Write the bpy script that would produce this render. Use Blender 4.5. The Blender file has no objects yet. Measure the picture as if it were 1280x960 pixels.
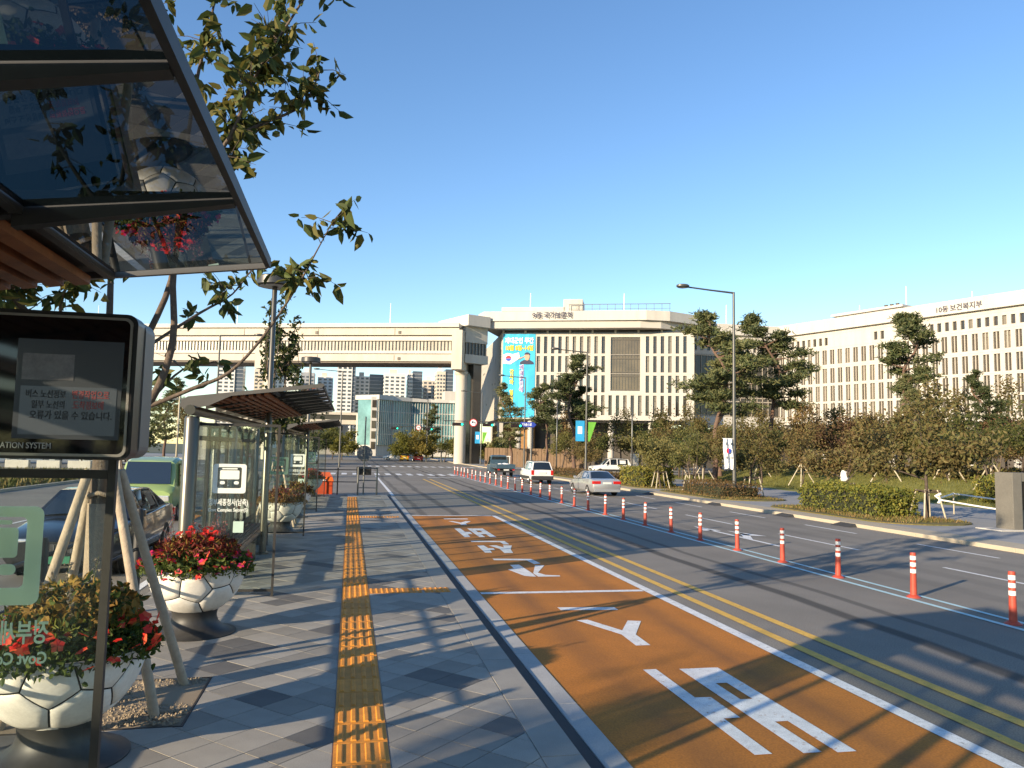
import bpy, bmesh, math, random
import numpy as np
from mathutils import Vector, Matrix

random.seed(7); np.random.seed(7)
scene = bpy.context.scene
COL = scene.collection

# ------------------------------------------------------------------ camera
HC = 2.65
yaw, pitch, roll = math.radians(11.745), math.radians(4.895), math.radians(1.2)
fw = Vector((math.sin(yaw)*math.cos(pitch), math.cos(yaw)*math.cos(pitch), math.sin(pitch)))
rt = Vector((math.cos(yaw), -math.sin(yaw), 0)); up = rt.cross(fw)
r2 = rt*math.cos(roll) + up*math.sin(roll); u2 = -rt*math.sin(roll) + up*math.cos(roll)
cam = bpy.data.objects.new('camera', bpy.data.cameras.new('camera')); COL.objects.link(cam)
cam.matrix_world = Matrix(((r2.x, u2.x, -fw.x, 0), (r2.y, u2.y, -fw.y, 0), (r2.z, u2.z, -fw.z, HC), (0, 0, 0, 1)))
cam.data.sensor_width = 36; cam.data.lens = 27.0; cam.data.clip_start = .05; cam.data.clip_end = 6000
scene.camera = cam

# ------------------------------------------------------------------ sky and sun
ELEV = math.radians(14.8)
sd = Vector((-.845, -.535, 0)).normalized()                  # horizontal direction towards the sun
world = bpy.data.worlds.new('World'); scene.world = world; world.use_nodes = True
nt = world.node_tree; bg = nt.nodes['Background']
sky = nt.nodes.new('ShaderNodeTexSky'); sky.sky_type = 'NISHITA'; sky.sun_disc = False
sky.sun_elevation = ELEV; sky.sun_rotation = math.atan2(sd.x, sd.y)
sky.air_density = 1.0; sky.dust_density = .05; sky.ozone_density = 2.0; sky.altitude = 50
hs_ = nt.nodes.new('ShaderNodeHueSaturation'); hs_.inputs['Saturation'].default_value = 1.15; hs_.inputs['Hue'].default_value = .506
nt.links.new(sky.outputs[0], hs_.inputs['Color']); nt.links.new(hs_.outputs[0], bg.inputs[0]); bg.inputs[1].default_value = .128
sun = bpy.data.objects.new('sun', bpy.data.lights.new('sun', 'SUN')); COL.objects.link(sun)
sun.data.energy = 5.0; sun.data.angle = math.radians(.53); sun.data.color = (1, .82, .58)
sun.rotation_euler = (-(sd*math.cos(ELEV) + Vector((0, 0, math.sin(ELEV))))).to_track_quat('-Z', 'Y').to_euler()
vs = scene.view_settings
vs.view_transform = 'Standard'; vs.look = 'None'; vs.exposure = 1.0; vs.gamma = 1; vs.use_curve_mapping = False
scene.cycles.use_denoising = True
scene.cycles.max_bounces = 8; scene.cycles.transparent_max_bounces = 24

# ------------------------------------------------------------------ materials
MATS = {}; ALLCH = {}
def M(name, col, rough=.75, var=.12, scale=8., metal=0., spec=.4, bump=0., bscale=60., col2=None, trans=0., coat=0., fine=0., fscale=200., emit=None, stretch=None):
    if name in MATS: return MATS[name]
    m = bpy.data.materials.new(name); m.use_nodes = True
    t = m.node_tree; b = t.nodes['Principled BSDF']
    c = Vector(col)
    b.inputs['Roughness'].default_value = rough; b.inputs['Metallic'].default_value = metal
    b.inputs['Specular IOR Level'].default_value = spec
    if coat: b.inputs['Coat Weight'].default_value = coat; b.inputs['Coat Roughness'].default_value = .05
    tc = t.nodes.new('ShaderNodeTexCoord')
    out = None; vec = tc.outputs['Object']
    if stretch:
        mp = t.nodes.new('ShaderNodeMapping'); mp.inputs['Scale'].default_value = stretch; t.links.new(vec, mp.inputs[0]); vec = mp.outputs[0]
    if var > 0 or col2:
        n = t.nodes.new('ShaderNodeTexNoise'); n.inputs['Scale'].default_value = scale; n.inputs['Detail'].default_value = 6; n.inputs['Roughness'].default_value = .65
        t.links.new(vec, n.inputs['Vector'])
        r = t.nodes.new('ShaderNodeValToRGB'); t.links.new(n.outputs['Fac'], r.inputs[0])
        a = c*(1-var); d = Vector(col2) if col2 else c*(1+var)
        r.color_ramp.elements[0].position = .3; r.color_ramp.elements[0].color = (*a, 1)
        r.color_ramp.elements[1].position = .7; r.color_ramp.elements[1].color = (*d, 1)
        out = r.outputs[0]
        if fine:
            n2 = t.nodes.new('ShaderNodeTexNoise'); n2.inputs['Scale'].default_value = fscale; n2.inputs['Detail'].default_value = 2
            t.links.new(tc.outputs['Object'], n2.inputs['Vector'])
            mr = t.nodes.new('ShaderNodeMapRange'); mr.inputs[1].default_value = .3; mr.inputs[2].default_value = .7
            mr.inputs[3].default_value = 1-fine; mr.inputs[4].default_value = 1+fine; t.links.new(n2.outputs['Fac'], mr.inputs[0])
            mx = t.nodes.new('ShaderNodeMix'); mx.data_type = 'RGBA'; mx.blend_type = 'MULTIPLY'; mx.inputs[0].default_value = 1
            t.links.new(out, mx.inputs[6]); t.links.new(mr.outputs[0], mx.inputs[7]); out = mx.outputs[2]
        t.links.new(out, b.inputs['Base Color'])
    else: b.inputs['Base Color'].default_value = (*c, 1)
    if bump:
        n3 = t.nodes.new('ShaderNodeTexNoise'); n3.inputs['Scale'].default_value = bscale; n3.inputs['Detail'].default_value = 4
        t.links.new(tc.outputs['Object'], n3.inputs['Vector'])
        bp = t.nodes.new('ShaderNodeBump'); bp.inputs['Strength'].default_value = bump; bp.inputs['Distance'].default_value = .02
        t.links.new(n3.outputs['Fac'], bp.inputs['Height']); t.links.new(bp.outputs[0], b.inputs['Normal'])
    if trans:
        tr = t.nodes.new('ShaderNodeBsdfTranslucent'); mx = t.nodes.new('ShaderNodeMixShader'); mx.inputs[0].default_value = trans
        if out: t.links.new(out, tr.inputs[0])
        else: tr.inputs[0].default_value = (*c, 1)
        t.links.new(b.outputs[0], mx.inputs[1]); t.links.new(tr.outputs[0], mx.inputs[2]); t.links.new(mx.outputs[0], t.nodes['Material Output'].inputs[0])
    if emit: b.inputs['Emission Color'].default_value = (*emit[:3], 1); b.inputs['Emission Strength'].default_value = emit[3]
    MATS[name] = m; return m
def GLASS(name, tint, refl=1., rough=.01, ior=1.5, dirt=.0):
    if name in MATS: return MATS[name]
    m = bpy.data.materials.new(name); m.use_nodes = True; t = m.node_tree; t.nodes.remove(t.nodes['Principled BSDF'])
    tr = t.nodes.new('ShaderNodeBsdfTransparent'); tr.inputs[0].default_value = (*tint, 1)
    gl = t.nodes.new('ShaderNodeBsdfGlossy'); gl.inputs['Roughness'].default_value = rough; gl.inputs['Color'].default_value = (.9, .95, 1, 1)
    fr = t.nodes.new('ShaderNodeFresnel'); fr.inputs['IOR'].default_value = ior
    mu = t.nodes.new('ShaderNodeMath'); mu.operation = 'MULTIPLY'; mu.inputs[1].default_value = refl; t.links.new(fr.outputs[0], mu.inputs[0])
    mx = t.nodes.new('ShaderNodeMixShader'); t.links.new(mu.outputs[0], mx.inputs[0]); t.links.new(tr.outputs[0], mx.inputs[1]); t.links.new(gl.outputs[0], mx.inputs[2])
    o = mx
    if dirt:
        df = t.nodes.new('ShaderNodeBsdfDiffuse'); df.inputs[0].default_value = (.35, .42, .40, 1); m2 = t.nodes.new('ShaderNodeMixShader'); m2.inputs[0].default_value = dirt
        t.links.new(mx.outputs[0], m2.inputs[1]); t.links.new(df.outputs[0], m2.inputs[2]); o = m2
    t.links.new(o.outputs[0], t.nodes['Material Output'].inputs[0]); MATS[name] = m; return m

# ------------------------------------------------------------------ mesh builder
class MB:
    def __init__(s): s.v = []; s.f = []; s.m = []
    def add(s, vs_, fs, mi=0):
        o = len(s.v); s.v += [tuple(v) for v in vs_]; s.f += [tuple(i+o for i in f) for f in fs]; s.m += [mi]*len(fs); return s
    def box(s, x0, x1, y0, y1, z0, z1, mi=0):
        return s.add([(x0,y0,z0),(x1,y0,z0),(x1,y1,z0),(x0,y1,z0),(x0,y0,z1),(x1,y0,z1),(x1,y1,z1),(x0,y1,z1)],
                     [(0,3,2,1),(4,5,6,7),(0,1,5,4),(1,2,6,5),(2,3,7,6),(3,0,4,7)], mi)
    def bbox(s, x0, x1, y0, y1, z0, z1, b=.01, mi=0):       # box with chamfered edges
        bm = bmesh.new(); bmesh.ops.create_cube(bm, size=1)
        for v in bm.verts: v.co = Vector(((x0+x1)/2+v.co.x*(x1-x0), (y0+y1)/2+v.co.y*(y1-y0), (z0+z1)/2+v.co.z*(z1-z0)))
        bmesh.ops.bevel(bm, geom=bm.edges[:], offset=b, segments=2, profile=.6, affect='EDGES')
        return s.bm(bm, mi)
    def bm(s, bm, mi=0):
        bm.verts.index_update(); s.add([v.co.copy() for v in bm.verts], [[v.index for v in f.verts] for f in bm.faces], mi); bm.free(); return s
    def tube(s, pts, rad, n=8, mi=0, cap=True):
        pts = [Vector(p) for p in pts]; k = len(pts)
        if not isinstance(rad, (list, tuple)): rad = [rad]*k
        rings = []; ref = None
        for i, p in enumerate(pts):
            d = (pts[min(i+1, k-1)]-pts[max(i-1, 0)]).normalized()
            if ref is None: ref = d.orthogonal().normalized() if abs(d.z) < .99 else Vector((1, 0, 0))
            a = (ref - d*ref.dot(d)).normalized(); ref = a; b = d.cross(a)
            rings.append([p + (a*math.cos(2*math.pi*j/n)+b*math.sin(2*math.pi*j/n))*rad[i] for j in range(n)])
        vs_ = [q for r in rings for q in r]
        fs = [(i*n+j, i*n+(j+1) % n, (i+1)*n+(j+1) % n, (i+1)*n+j) for i in range(k-1) for j in range(n)]
        if cap: fs += [tuple(range(n))[::-1], tuple((k-1)*n+j for j in range(n))]
        return s.add(vs_, fs, mi)
    def cyl(s, x, y, z0, z1, r0, r1=None, n=16, mi=0): return s.tube([(x,y,z0),(x,y,z1)], [r0, r0 if r1 is None else r1], n, mi)
    def lathe(s, prof, n=32, x=0, y=0, mi=0):
        vs_ = [(x+r*math.cos(2*math.pi*j/n), y+r*math.sin(2*math.pi*j/n), z) for r, z in prof for j in range(n)]
        return s.add(vs_, [(i*n+j, i*n+(j+1) % n, (i+1)*n+(j+1) % n, (i+1)*n+j) for i in range(len(prof)-1) for j in range(n)], mi)
    def prism(s, poly, z0, z1, mi=0):                        # polygon in xy extruded in z
        n = len(poly); a = sum(poly[i][0]*poly[(i+1) % n][1]-poly[(i+1) % n][0]*poly[i][1] for i in range(n))
        if a < 0: poly = poly[::-1]
        return s.add([(p[0],p[1],z0) for p in poly]+[(p[0],p[1],z1) for p in poly],
                     [tuple(range(n))[::-1], tuple(range(n, 2*n))]+[(i, (i+1) % n, n+(i+1) % n, n+i) for i in range(n)], mi)
    def xform(s, mat):
        s.v = [tuple(mat @ Vector(v)) for v in s.v]; return s
    def mesh(s, name, mats, smooth=False, angle=None):
        me = bpy.data.meshes.new(name); me.from_pydata(s.v, [], s.f)
        if not isinstance(mats, (list, tuple)): mats = [mats]
        for m in mats: me.materials.append(m)
        if len(mats) > 1: me.polygons.foreach_set('material_index', s.m)
        if smooth:
            me.polygons.foreach_set('use_smooth', [True]*len(me.polygons))
            if angle is not None:
                me.update(); sharp_by_angle(me, angle)
        me.update(); return me
    def build(s, name, mats, parent=None, smooth=False, angle=None): return obj(name, s.mesh(name, mats, smooth, angle), parent)
def sharp_by_angle(me, angle):
    bm = bmesh.new(); bm.from_mesh(me)
    for e in bm.edges:
        if len(e.link_faces) == 2 and e.calc_face_angle(0) > angle: e.smooth = False
    bm.to_mesh(me); bm.free()
def obj(name, me, parent=None, loc=None, rotz=None):
    o = bpy.data.objects.new(name, me); COL.objects.link(o)
    if parent is not None:
        o.parent = parent; ALLCH.setdefault(parent.name, []).append(o)
        if loc is None: o.matrix_parent_inverse = Matrix.Translation(-parent.location)    # mesh given in world coordinates
    if loc is not None: o.location = loc
    if rotz is not None: o.rotation_euler.z = rotz
    return o
def thing(name, label, cat, loc=(0,0,0), rotz=0, group=None):
    o = bpy.data.objects.new(name, None); COL.objects.link(o); o.empty_display_size = .2
    o.location = loc; o.rotation_euler.z = rotz; return tag(o, label, cat, group)
def tag(o, label, cat, group=None, kind=None):
    o['label'] = label; o['category'] = cat
    if group: o['group'] = group
    if kind: o['kind'] = kind
    return o
def structure(o): o['kind'] = 'structure'; return o
def stuff(o): o['kind'] = 'stuff'; return o
def dup(root, loc, rotz=0, label=None, group=None, scale=1, cat=None):
    def cp(o, par):
        c = o.copy(); COL.objects.link(c); c.parent = par
        for ch in ALLCH.get(o.name, []): cp(ch, c)
        return c
    r = cp(root, None); r.location = loc; r.rotation_euler.z = rotz
    r.scale = (scale,)*3 if not isinstance(scale, (tuple, list)) else scale
    if label: r['label'] = label
    if group: r['group'] = group
    if cat: r['category'] = cat
    return r
ORD = ['first','second','third','fourth','fifth','sixth','seventh','eighth','ninth','tenth','eleventh','twelfth','thirteenth','fourteenth','fifteenth','sixteenth','seventeenth','eighteenth','nineteenth','twentieth']
ORD += ['twenty-'+w for w in ORD[:9]] + ['thirtieth', 'thirty-first', 'thirty-second', 'thirty-third']

def text(name, body, size, mat, parent, loc, rx=math.pi/2, rz=0, bold=.0, depth=.004, align='LEFT', mirror=False, sx=1.):
    c = bpy.data.curves.new(name, 'FONT'); c.body = body; c.size = size; c.offset = bold*size; c.extrude = depth/2; c.align_x = align; c.resolution_u = 3; c.space_line = 1.05
    t = bpy.data.objects.new(name, c); COL.objects.link(t)
    bpy.context.view_layer.update()
    me = bpy.data.meshes.new_from_object(t.evaluated_get(bpy.context.evaluated_depsgraph_get())); me.name = name
    bpy.data.objects.remove(t); bpy.data.curves.remove(c)
    me.materials.clear(); me.materials.append(mat)
    mt = Matrix.Translation(loc) @ Matrix.Rotation(rz, 4, 'Z') @ Matrix.Rotation(rx, 4, 'X') @ Matrix.Diagonal((sx*(-1 if mirror else 1), 1, 1, 1))
    me.transform(mt)
    if mirror: me.flip_normals()
    o = obj(name, me, parent); o['kind'] = 'stuff' if parent is not None else 'structure'
    return o

# ------------------------------------------------------------------ leaves
def quads_mesh(name, V, mat, tri=False):
    n = V.shape[0]; k = V.shape[1]; me = bpy.data.meshes.new(name)
    me.vertices.add(n*k); me.vertices.foreach_set('co', V.reshape(-1).astype(np.float32))
    me.loops.add(n*k); me.loops.foreach_set('vertex_index', np.arange(n*k, dtype=np.int32))
    me.polygons.add(n); me.polygons.foreach_set('loop_start', np.arange(0, n*k, k, dtype=np.int32)); me.polygons.foreach_set('loop_total', np.full(n, k, dtype=np.int32))
    if isinstance(mat, (list, tuple)):
        for m in mat: me.materials.append(m)
        me.polygons.foreach_set('material_index', np.random.randint(0, len(mat), n).astype(np.int32))
    else: me.materials.append(mat)
    me.update(calc_edges=True); me.validate(); return me
def leaf_quads(C, size, aspect=.5, rng=np.random, droop=.3, flat=0., jitter=.35):
    """folded leaves (two facets each, drawn as two quads sharing the midrib) around the centres C"""
    n = len(C); d = rng.normal(size=(n, 3)); d[:, 2] = d[:, 2]*(1-flat) - droop; d /= np.linalg.norm(d, axis=1)[:, None]
    a = rng.normal(size=(n, 3)); a[:, :2] *= (1-flat)
    b = np.cross(d, a); b /= np.linalg.norm(b, axis=1)[:, None]+1e-9; nn = np.cross(b, d)
    s = size*(1+jitter*rng.uniform(-1, 1, size=(n, 1)))
    base = C; tip = C+d*s; w = s*aspect/2
    curl = nn*s*rng.uniform(-.12, .16, size=(n, 1)); tip = tip-curl
    f = s*rng.uniform(.03, .14, size=(n, 1))
    l1 = C+d*s*.22+b*w*.85+nn*f*.8; l2 = C+d*s*.62+b*w*.72+nn*f-curl*.4; r1 = C+d*s*.22-b*w*.85+nn*f*.8; r2 = C+d*s*.62-b*w*.72+nn*f-curl*.4
    q1 = np.stack([base, l1, l2, tip], 1); q2 = np.stack([tip, r2, r1, base], 1)
    return np.concatenate([q1, q2], 0)

def col_leaf(name, c, c2, trans=.35, scale=1.6):
    new = name not in MATS; m = M(name, c, rough=.6, var=.35, scale=scale, col2=c2, trans=trans, spec=.25)
    if new:                                                   # every plant differs a little in tone
        t = m.node_tree; r = next(n for n in t.nodes if n.type == 'VALTORGB'); oi = t.nodes.new('ShaderNodeObjectInfo')
        mr = t.nodes.new('ShaderNodeMapRange'); mr.inputs[3].default_value = .62; mr.inputs[4].default_value = 1.38; t.links.new(oi.outputs['Random'], mr.inputs[0])
        mh = t.nodes.new('ShaderNodeMapRange'); mh.inputs[3].default_value = .535; mh.inputs[4].default_value = .475; t.links.new(oi.outputs['Random'], mh.inputs[0])
        hs = t.nodes.new('ShaderNodeHueSaturation'); t.links.new(mr.outputs[0], hs.inputs['Value']); t.links.new(mh.outputs[0], hs.inputs['Hue'])
        links = [l.to_socket for l in r.outputs[0].links]; t.links.new(r.outputs[0], hs.inputs['Color'])
        for s in links: t.links.new(hs.outputs[0], s)
    return m
def worn(mat, col, lo=.36, hi=.43, scale=14):
    t = mat.node_tree; b = t.nodes['Principled BSDF']; src = b.inputs['Base Color'].links[0].from_socket
    tc = t.nodes.new('ShaderNodeTexCoord'); n = t.nodes.new('ShaderNodeTexNoise'); n.inputs['Scale'].default_value = scale; n.inputs['Detail'].default_value = 9; n.inputs['Roughness'].default_value = .8
    t.links.new(tc.outputs['Object'], n.inputs['Vector']); mr = t.nodes.new('ShaderNodeMapRange'); mr.inputs[1].default_value = lo; mr.inputs[2].default_value = hi; mr.inputs[3].default_value = .8; mr.inputs[4].default_value = 0
    t.links.new(n.outputs['Fac'], mr.inputs[0]); mx = t.nodes.new('ShaderNodeMix'); mx.data_type = 'RGBA'; t.links.new(mr.outputs[0], mx.inputs[0]); t.links.new(src, mx.inputs[6]); mx.inputs[7].default_value = (*col, 1); t.links.new(mx.outputs[2], b.inputs['Base Color']); return mat
# ------------------------------------------------------------------ common materials
m_dark = M('dark_metal', (.035,.033,.032), rough=.42, var=.15, scale=4, metal=.6)
m_grey_metal = M('grey_metal', (.16,.16,.15), rough=.42, var=.1, scale=3, metal=.7)
m_lamp_metal = M('lamp_post_metal', (.10,.098,.092), rough=.45, var=.1, scale=3, metal=.5)
m_white = M('white_paint', (.78,.77,.74), rough=.6, var=.05)
m_black = M('black_plastic', (.012,.012,.013), rough=.4, var=0)
m_concrete = M('concrete', (.50,.47,.42), rough=.85, var=.10, scale=1.2, fine=.08, fscale=60)
m_rubber = M('tyre_rubber', (.02,.02,.02), rough=.85, var=0)
m_rim = M('alloy_rim', (.45,.45,.46), rough=.3, metal=.9, var=0)
S = .08                                                     # platform height

# ------------------------------------------------------------------ ground, roads
def sheet(name, x0, x1, y0, y1, z, mat, nx=1, ny=1):
    b = MB(); b.add([(x0,y0,z),(x1,y0,z),(x1,y1,z),(x0,y1,z)], [(0,1,2,3)]); return structure(b.build(name, mat))
m_ground = M('dry_ground', (.16,.145,.09), var=.3, scale=.05, col2=(.11,.12,.05), fine=.2, fscale=3)
sheet('ground', -1800, 1800, -400, 2600, -.06, m_ground)

def tracks(m, bands, dark):
    t = m.node_tree; b = t.nodes['Principled BSDF']; src = b.inputs['Base Color'].links[0].from_socket
    tc = t.nodes.new('ShaderNodeTexCoord'); sp = t.nodes.new('ShaderNodeSeparateXYZ'); t.links.new(tc.outputs['Object'], sp.inputs[0])
    mp = t.nodes.new('ShaderNodeMapping'); mp.inputs['Scale'].default_value = (3, .25, 1); t.links.new(tc.outputs['Object'], mp.inputs[0]); nz = t.nodes.new('ShaderNodeTexNoise'); nz.inputs['Scale'].default_value = 1.2; nz.inputs['Detail'].default_value = 7; t.links.new(mp.outputs[0], nz.inputs['Vector'])
    for cx, w, st in bands:
        s1 = t.nodes.new('ShaderNodeMath'); s1.operation = 'SUBTRACT'; s1.inputs[1].default_value = cx; t.links.new(sp.outputs[0], s1.inputs[0]); ab = t.nodes.new('ShaderNodeMath'); ab.operation = 'ABSOLUTE'; t.links.new(s1.outputs[0], ab.inputs[0])
        mr = t.nodes.new('ShaderNodeMapRange'); mr.interpolation_type = 'SMOOTHSTEP'; mr.inputs[1].default_value = 0; mr.inputs[2].default_value = w; mr.inputs[3].default_value = st; mr.inputs[4].default_value = 0; t.links.new(ab.outputs[0], mr.inputs[0])
        mu = t.nodes.new('ShaderNodeMath'); mu.operation = 'MULTIPLY'; t.links.new(mr.outputs[0], mu.inputs[0]); t.links.new(nz.outputs['Fac'], mu.inputs[1])
        mx = t.nodes.new('ShaderNodeMix'); mx.data_type = 'RGBA'; t.links.new(mu.outputs[0], mx.inputs[0]); t.links.new(src, mx.inputs[6]); mx.inputs[7].default_value = (*dark, 1); src = mx.outputs[2]
    t.links.new(src, b.inputs['Base Color']); return m
def asphalt():
    m = M('asphalt', (.205,.186,.160), rough=.88, var=.20, scale=.22, fine=.28, fscale=55, bump=.35, bscale=120, spec=.3)
    t = m.node_tree; b = t.nodes['Principled BSDF']
    src = b.inputs['Base Color'].links[0].from_socket
    tc = t.nodes.new('ShaderNodeTexCoord'); sp = t.nodes.new('ShaderNodeSeparateXYZ'); t.links.new(tc.outputs['Object'], sp.inputs[0])
    nz = t.nodes.new('ShaderNodeTexNoise'); nz.inputs['Scale'].default_value = .12; t.links.new(tc.outputs['Object'], nz.inputs['Vector'])
    fac = None
    for cx, w, st in ((8.12,.13,.75), (8.95,.09,.55), (4.2,.16,.55), (2.9,.12,.45), (12.2,.25,.18), (13.4,.25,.15), (15.3,.2,.15), (16.5,.2,.13), (-6.0,.3,.2), (-7.4,.3,.2)):
        a = t.nodes.new('ShaderNodeMath'); a.operation = 'ADD'
        wob = t.nodes.new('ShaderNodeMapRange'); wob.inputs[1].default_value = .3; wob.inputs[2].default_value = .7; wob.inputs[3].default_value = -.18; wob.inputs[4].default_value = .18
        t.links.new(nz.outputs['Fac'], wob.inputs[0]); t.links.new(sp.outputs[0], a.inputs[0]); t.links.new(wob.outputs[0], a.inputs[1])
        s1 = t.nodes.new('ShaderNodeMath'); s1.operation = 'SUBTRACT'; s1.inputs[1].default_value = cx; t.links.new(a.outputs[0], s1.inputs[0])
        ab = t.nodes.new('ShaderNodeMath'); ab.operation = 'ABSOLUTE'; t.links.new(s1.outputs[0], ab.inputs[0])
        mr = t.nodes.new('ShaderNodeMapRange'); mr.interpolation_type = 'SMOOTHSTEP'; mr.inputs[1].default_value = w*.6; mr.inputs[2].default_value = w*1.6; mr.inputs[3].default_value = st; mr.inputs[4].default_value = 0
        t.links.new(ab.outputs[0], mr.inputs[0])
        if fac is None: fac = mr.outputs[0]
        else:
            ad = t.nodes.new('ShaderNodeMath'); ad.operation = 'MAXIMUM'; t.links.new(fac, ad.inputs[0]); t.links.new(mr.outputs[0], ad.inputs[1]); fac = ad.outputs[0]
    mx = t.nodes.new('ShaderNodeMix'); mx.data_type = 'RGBA'; t.links.new(fac, mx.inputs[0]); t.links.new(src, mx.inputs[6]); mx.inputs[7].default_value = (.03,.029,.028,1)
    t.links.new(mx.outputs[2], b.inputs['Base Color']); return m
m_asphalt = asphalt()
sheet('road', -17.2, 18.85, -60, 420, 0, m_asphalt)
sheet('cross_road', 18.9, 160, 84, 100, -.004, m_asphalt)
sheet('side_road', -160, -17.2, 66, 96, -.004, m_asphalt)

m_orange = M('orange_road_coating', (.43,.152,.014), rough=.85, var=.16, scale=.7, fine=.2, fscale=45, bump=.3, bscale=130)
tracks(m_orange, ((3.15,.45,.75),(4.95,.45,.75),(4.0,1.2,.3)), (.10,.05,.02))
sheet('bus_bay', 2.43, 5.62, -6, 30.4, .004, m_orange)
m_mark = M('road_marking_white', (.66,.66,.65), rough=.75, var=.16, scale=7, fine=.16, fscale=90)
worn(m_mark, (.14,.13,.12)); m_letter = worn(M('bay_letter_white', (.66,.66,.65), rough=.75, var=.16, scale=5, fine=.16, fscale=90), (.33,.15,.05), .37, .43, 9)
m_mark_blue = M('road_marking_pale_blue', (.40,.58,.62), rough=.75, var=.12, scale=5)
m_mark_y = M('road_marking_yellow', (.64,.385,.07), rough=.75, var=.16, scale=6, fine=.15, fscale=80)
def mark(name, poly, mat, z=.009):
    n = len(poly); a = sum(poly[i][0]*poly[(i+1) % n][1]-poly[(i+1) % n][0]*poly[i][1] for i in range(n))
    if a < 0: poly = poly[::-1]
    b = MB(); b.add([(p[0], p[1], z) for p in poly], [tuple(range(n))]); o = b.build(name, mat); return structure(o)
worn(m_mark_y, (.15,.13,.11), .35, .42)
def line(name, x0, x1, y0, y1, mat, z=.009): return mark(name, [(x0,y0),(x1,y0),(x1,y1),(x0,y1)], mat, z)
line('bay_edge_line', 5.62, 5.80, -6, 30.55, m_mark)
line('bay_divider_line', 2.45, 5.60, 14.12, 14.30, m_mark)
line('bay_end_line', 2.45, 5.60, 30.42, 30.62, m_mark)
line('yellow_line', 6.10, 6.26, -20, 66, m_mark_y); line('yellow_line', 6.66, 6.82, -20, 66, m_mark_y)
line('blue_lane_line', 10.36, 10.48, -10, 82, m_mark_blue); line('blue_lane_line', 10.80, 10.91, -10, 82, m_mark_blue)
line('platform_edge_line', 2.30, 2.48, 43, 72, m_mark)
line('left_edge_line', -3.75, -3.6, -20, 60, m_mark)
for i in range(-1, 12):
    y = 17.9+i*6.0 - (6 if i < 0 else 0); line('lane_dash', 17.2, 17.32, y, y+3.1, m_mark)
for i in range(0, 9):
    y = 12.3+i*7.4; line('lane_dash', 14.24, 14.36, y, y+4.2, m_mark)
for i in range(-2, 9): line('lane_dash', -10.4, -10.28, i*9., i*9.+4, m_mark)
for i in range(24): line('crosswalk_bar', -6+i*1.05, -5.5+i*1.05, 74.5, 79, m_mark)
for i in range(15): line('crosswalk_bar', 2.4+i*1.1, 2.95+i*1.1, 106, 110.5, m_mark)
line('stop_line', 6.9, 18.6, 69.5, 70.0, m_mark); line('stop_line', -3.8, 6.0, 83.5, 84.0, m_mark)
# bus bay lettering as painted in the photograph (seen upside down from here)
LET = [
 [(3.60,9.10),(3.77,9.10),(3.77,8.01),(3.95,8.00),(3.95,7.35),(3.77,7.35),(3.77,6.44),(3.60,6.44)],
 [(4.06,9.07),(4.24,9.07),(4.24,6.41),(4.06,6.41)], [(4.38,9.07),(4.57,9.07),(4.57,6.38),(4.38,6.38)],
 [(4.24,9.07),(4.38,9.07),(4.38,8.46),(4.24,8.46)], [(4.24,7.88),(4.38,7.88),(4.38,7.19),(4.24,7.19)],
 [(3.53,12.83),(4.51,12.74),(4.51,12.52),(3.53,12.60)],
 [(3.57,11.83),(3.76,11.86),(4.06,11.10),(4.38,11.73),(4.58,11.67),(4.17,10.83),(4.15,10.22),(3.94,10.22),(3.96,10.85)],
 [(3.51,16.93),(3.68,17.08),(3.70,17.60),(3.92,17.63),(3.94,16.35),(3.92,15.94),(3.80,15.98),(3.69,16.07)],
 [(4.27,17.50),(4.49,17.49),(4.08,16.45),(4.18,16.15),(4.46,16.05),(4.44,15.93),(3.96,15.94),(3.96,16.38)],
 [(3.48,18.62),(4.42,18.52),(4.47,17.77),(4.29,17.67),(4.25,18.28),(3.47,18.36)],
 [(3.51,21.17),(3.70,21.19),(3.72,20.58),(3.86,20.56),(3.84,20.2),(3.70,20.2),(3.66,19.68),(3.48,19.69)],
 [(3.84,21.14),(4.05,21.18),(4.17,20.70),(4.25,21.17),(4.48,21.11),(4.28,20.31),(4.20,19.61),(3.97,19.58),(4.00,20.45)],
 [(3.50,22.24),(4.48,22.16),(4.46,21.37),(4.30,21.37),(4.30,21.88),(3.48,21.96)],
 [(3.48,25.68),(3.68,25.70),(3.69,24.62),(3.84,24.58),(3.83,24.0),(3.68,24.0),(3.64,23.19),(3.46,23.15)],
 [(3.91,25.65),(4.09,25.65),(4.09,23.15),(3.91,23.15)], [(4.24,25.65),(4.43,25.65),(4.43,23.12),(4.24,23.12)],
 [(4.09,25.65),(4.24,25.65),(4.24,25.02),(4.09,25.02)], [(4.09,24.48),(4.24,24.48),(4.24,23.95),(4.09,23.95)],
 [(3.55,29.3),(4.45,29.25),(4.45,28.95),(3.55,28.98)],
 [(3.60,28.20),(3.76,28.22),(3.98,27.66),(4.24,28.22),(4.42,28.14),(4.10,27.3),(4.09,26.85),(3.88,26.82),(3.88,27.3)],
]
for p in LET: mark('bay_letter_stroke', p, m_letter)
# lane arrow in the second lane of the far carriageway
for p in ([(12.30,20.6),(12.45,20.6),(12.45,25.2),(12.30,25.2)], [(12.05,24.9),(12.70,24.9),(12.38,26.4)], [(12.45,22.3),(13.05,23.6),(13.05,24.3),(12.45,22.9)], [(12.9,24.9),(12.85,23.4),(13.45,23.2)]):
    mark('lane_arrow', p, m_mark)
for i in range(3):
    for dy in (0, 33): pass
# storm drain covers
for x, y in ((3.0, 33.0),): pass

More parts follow.
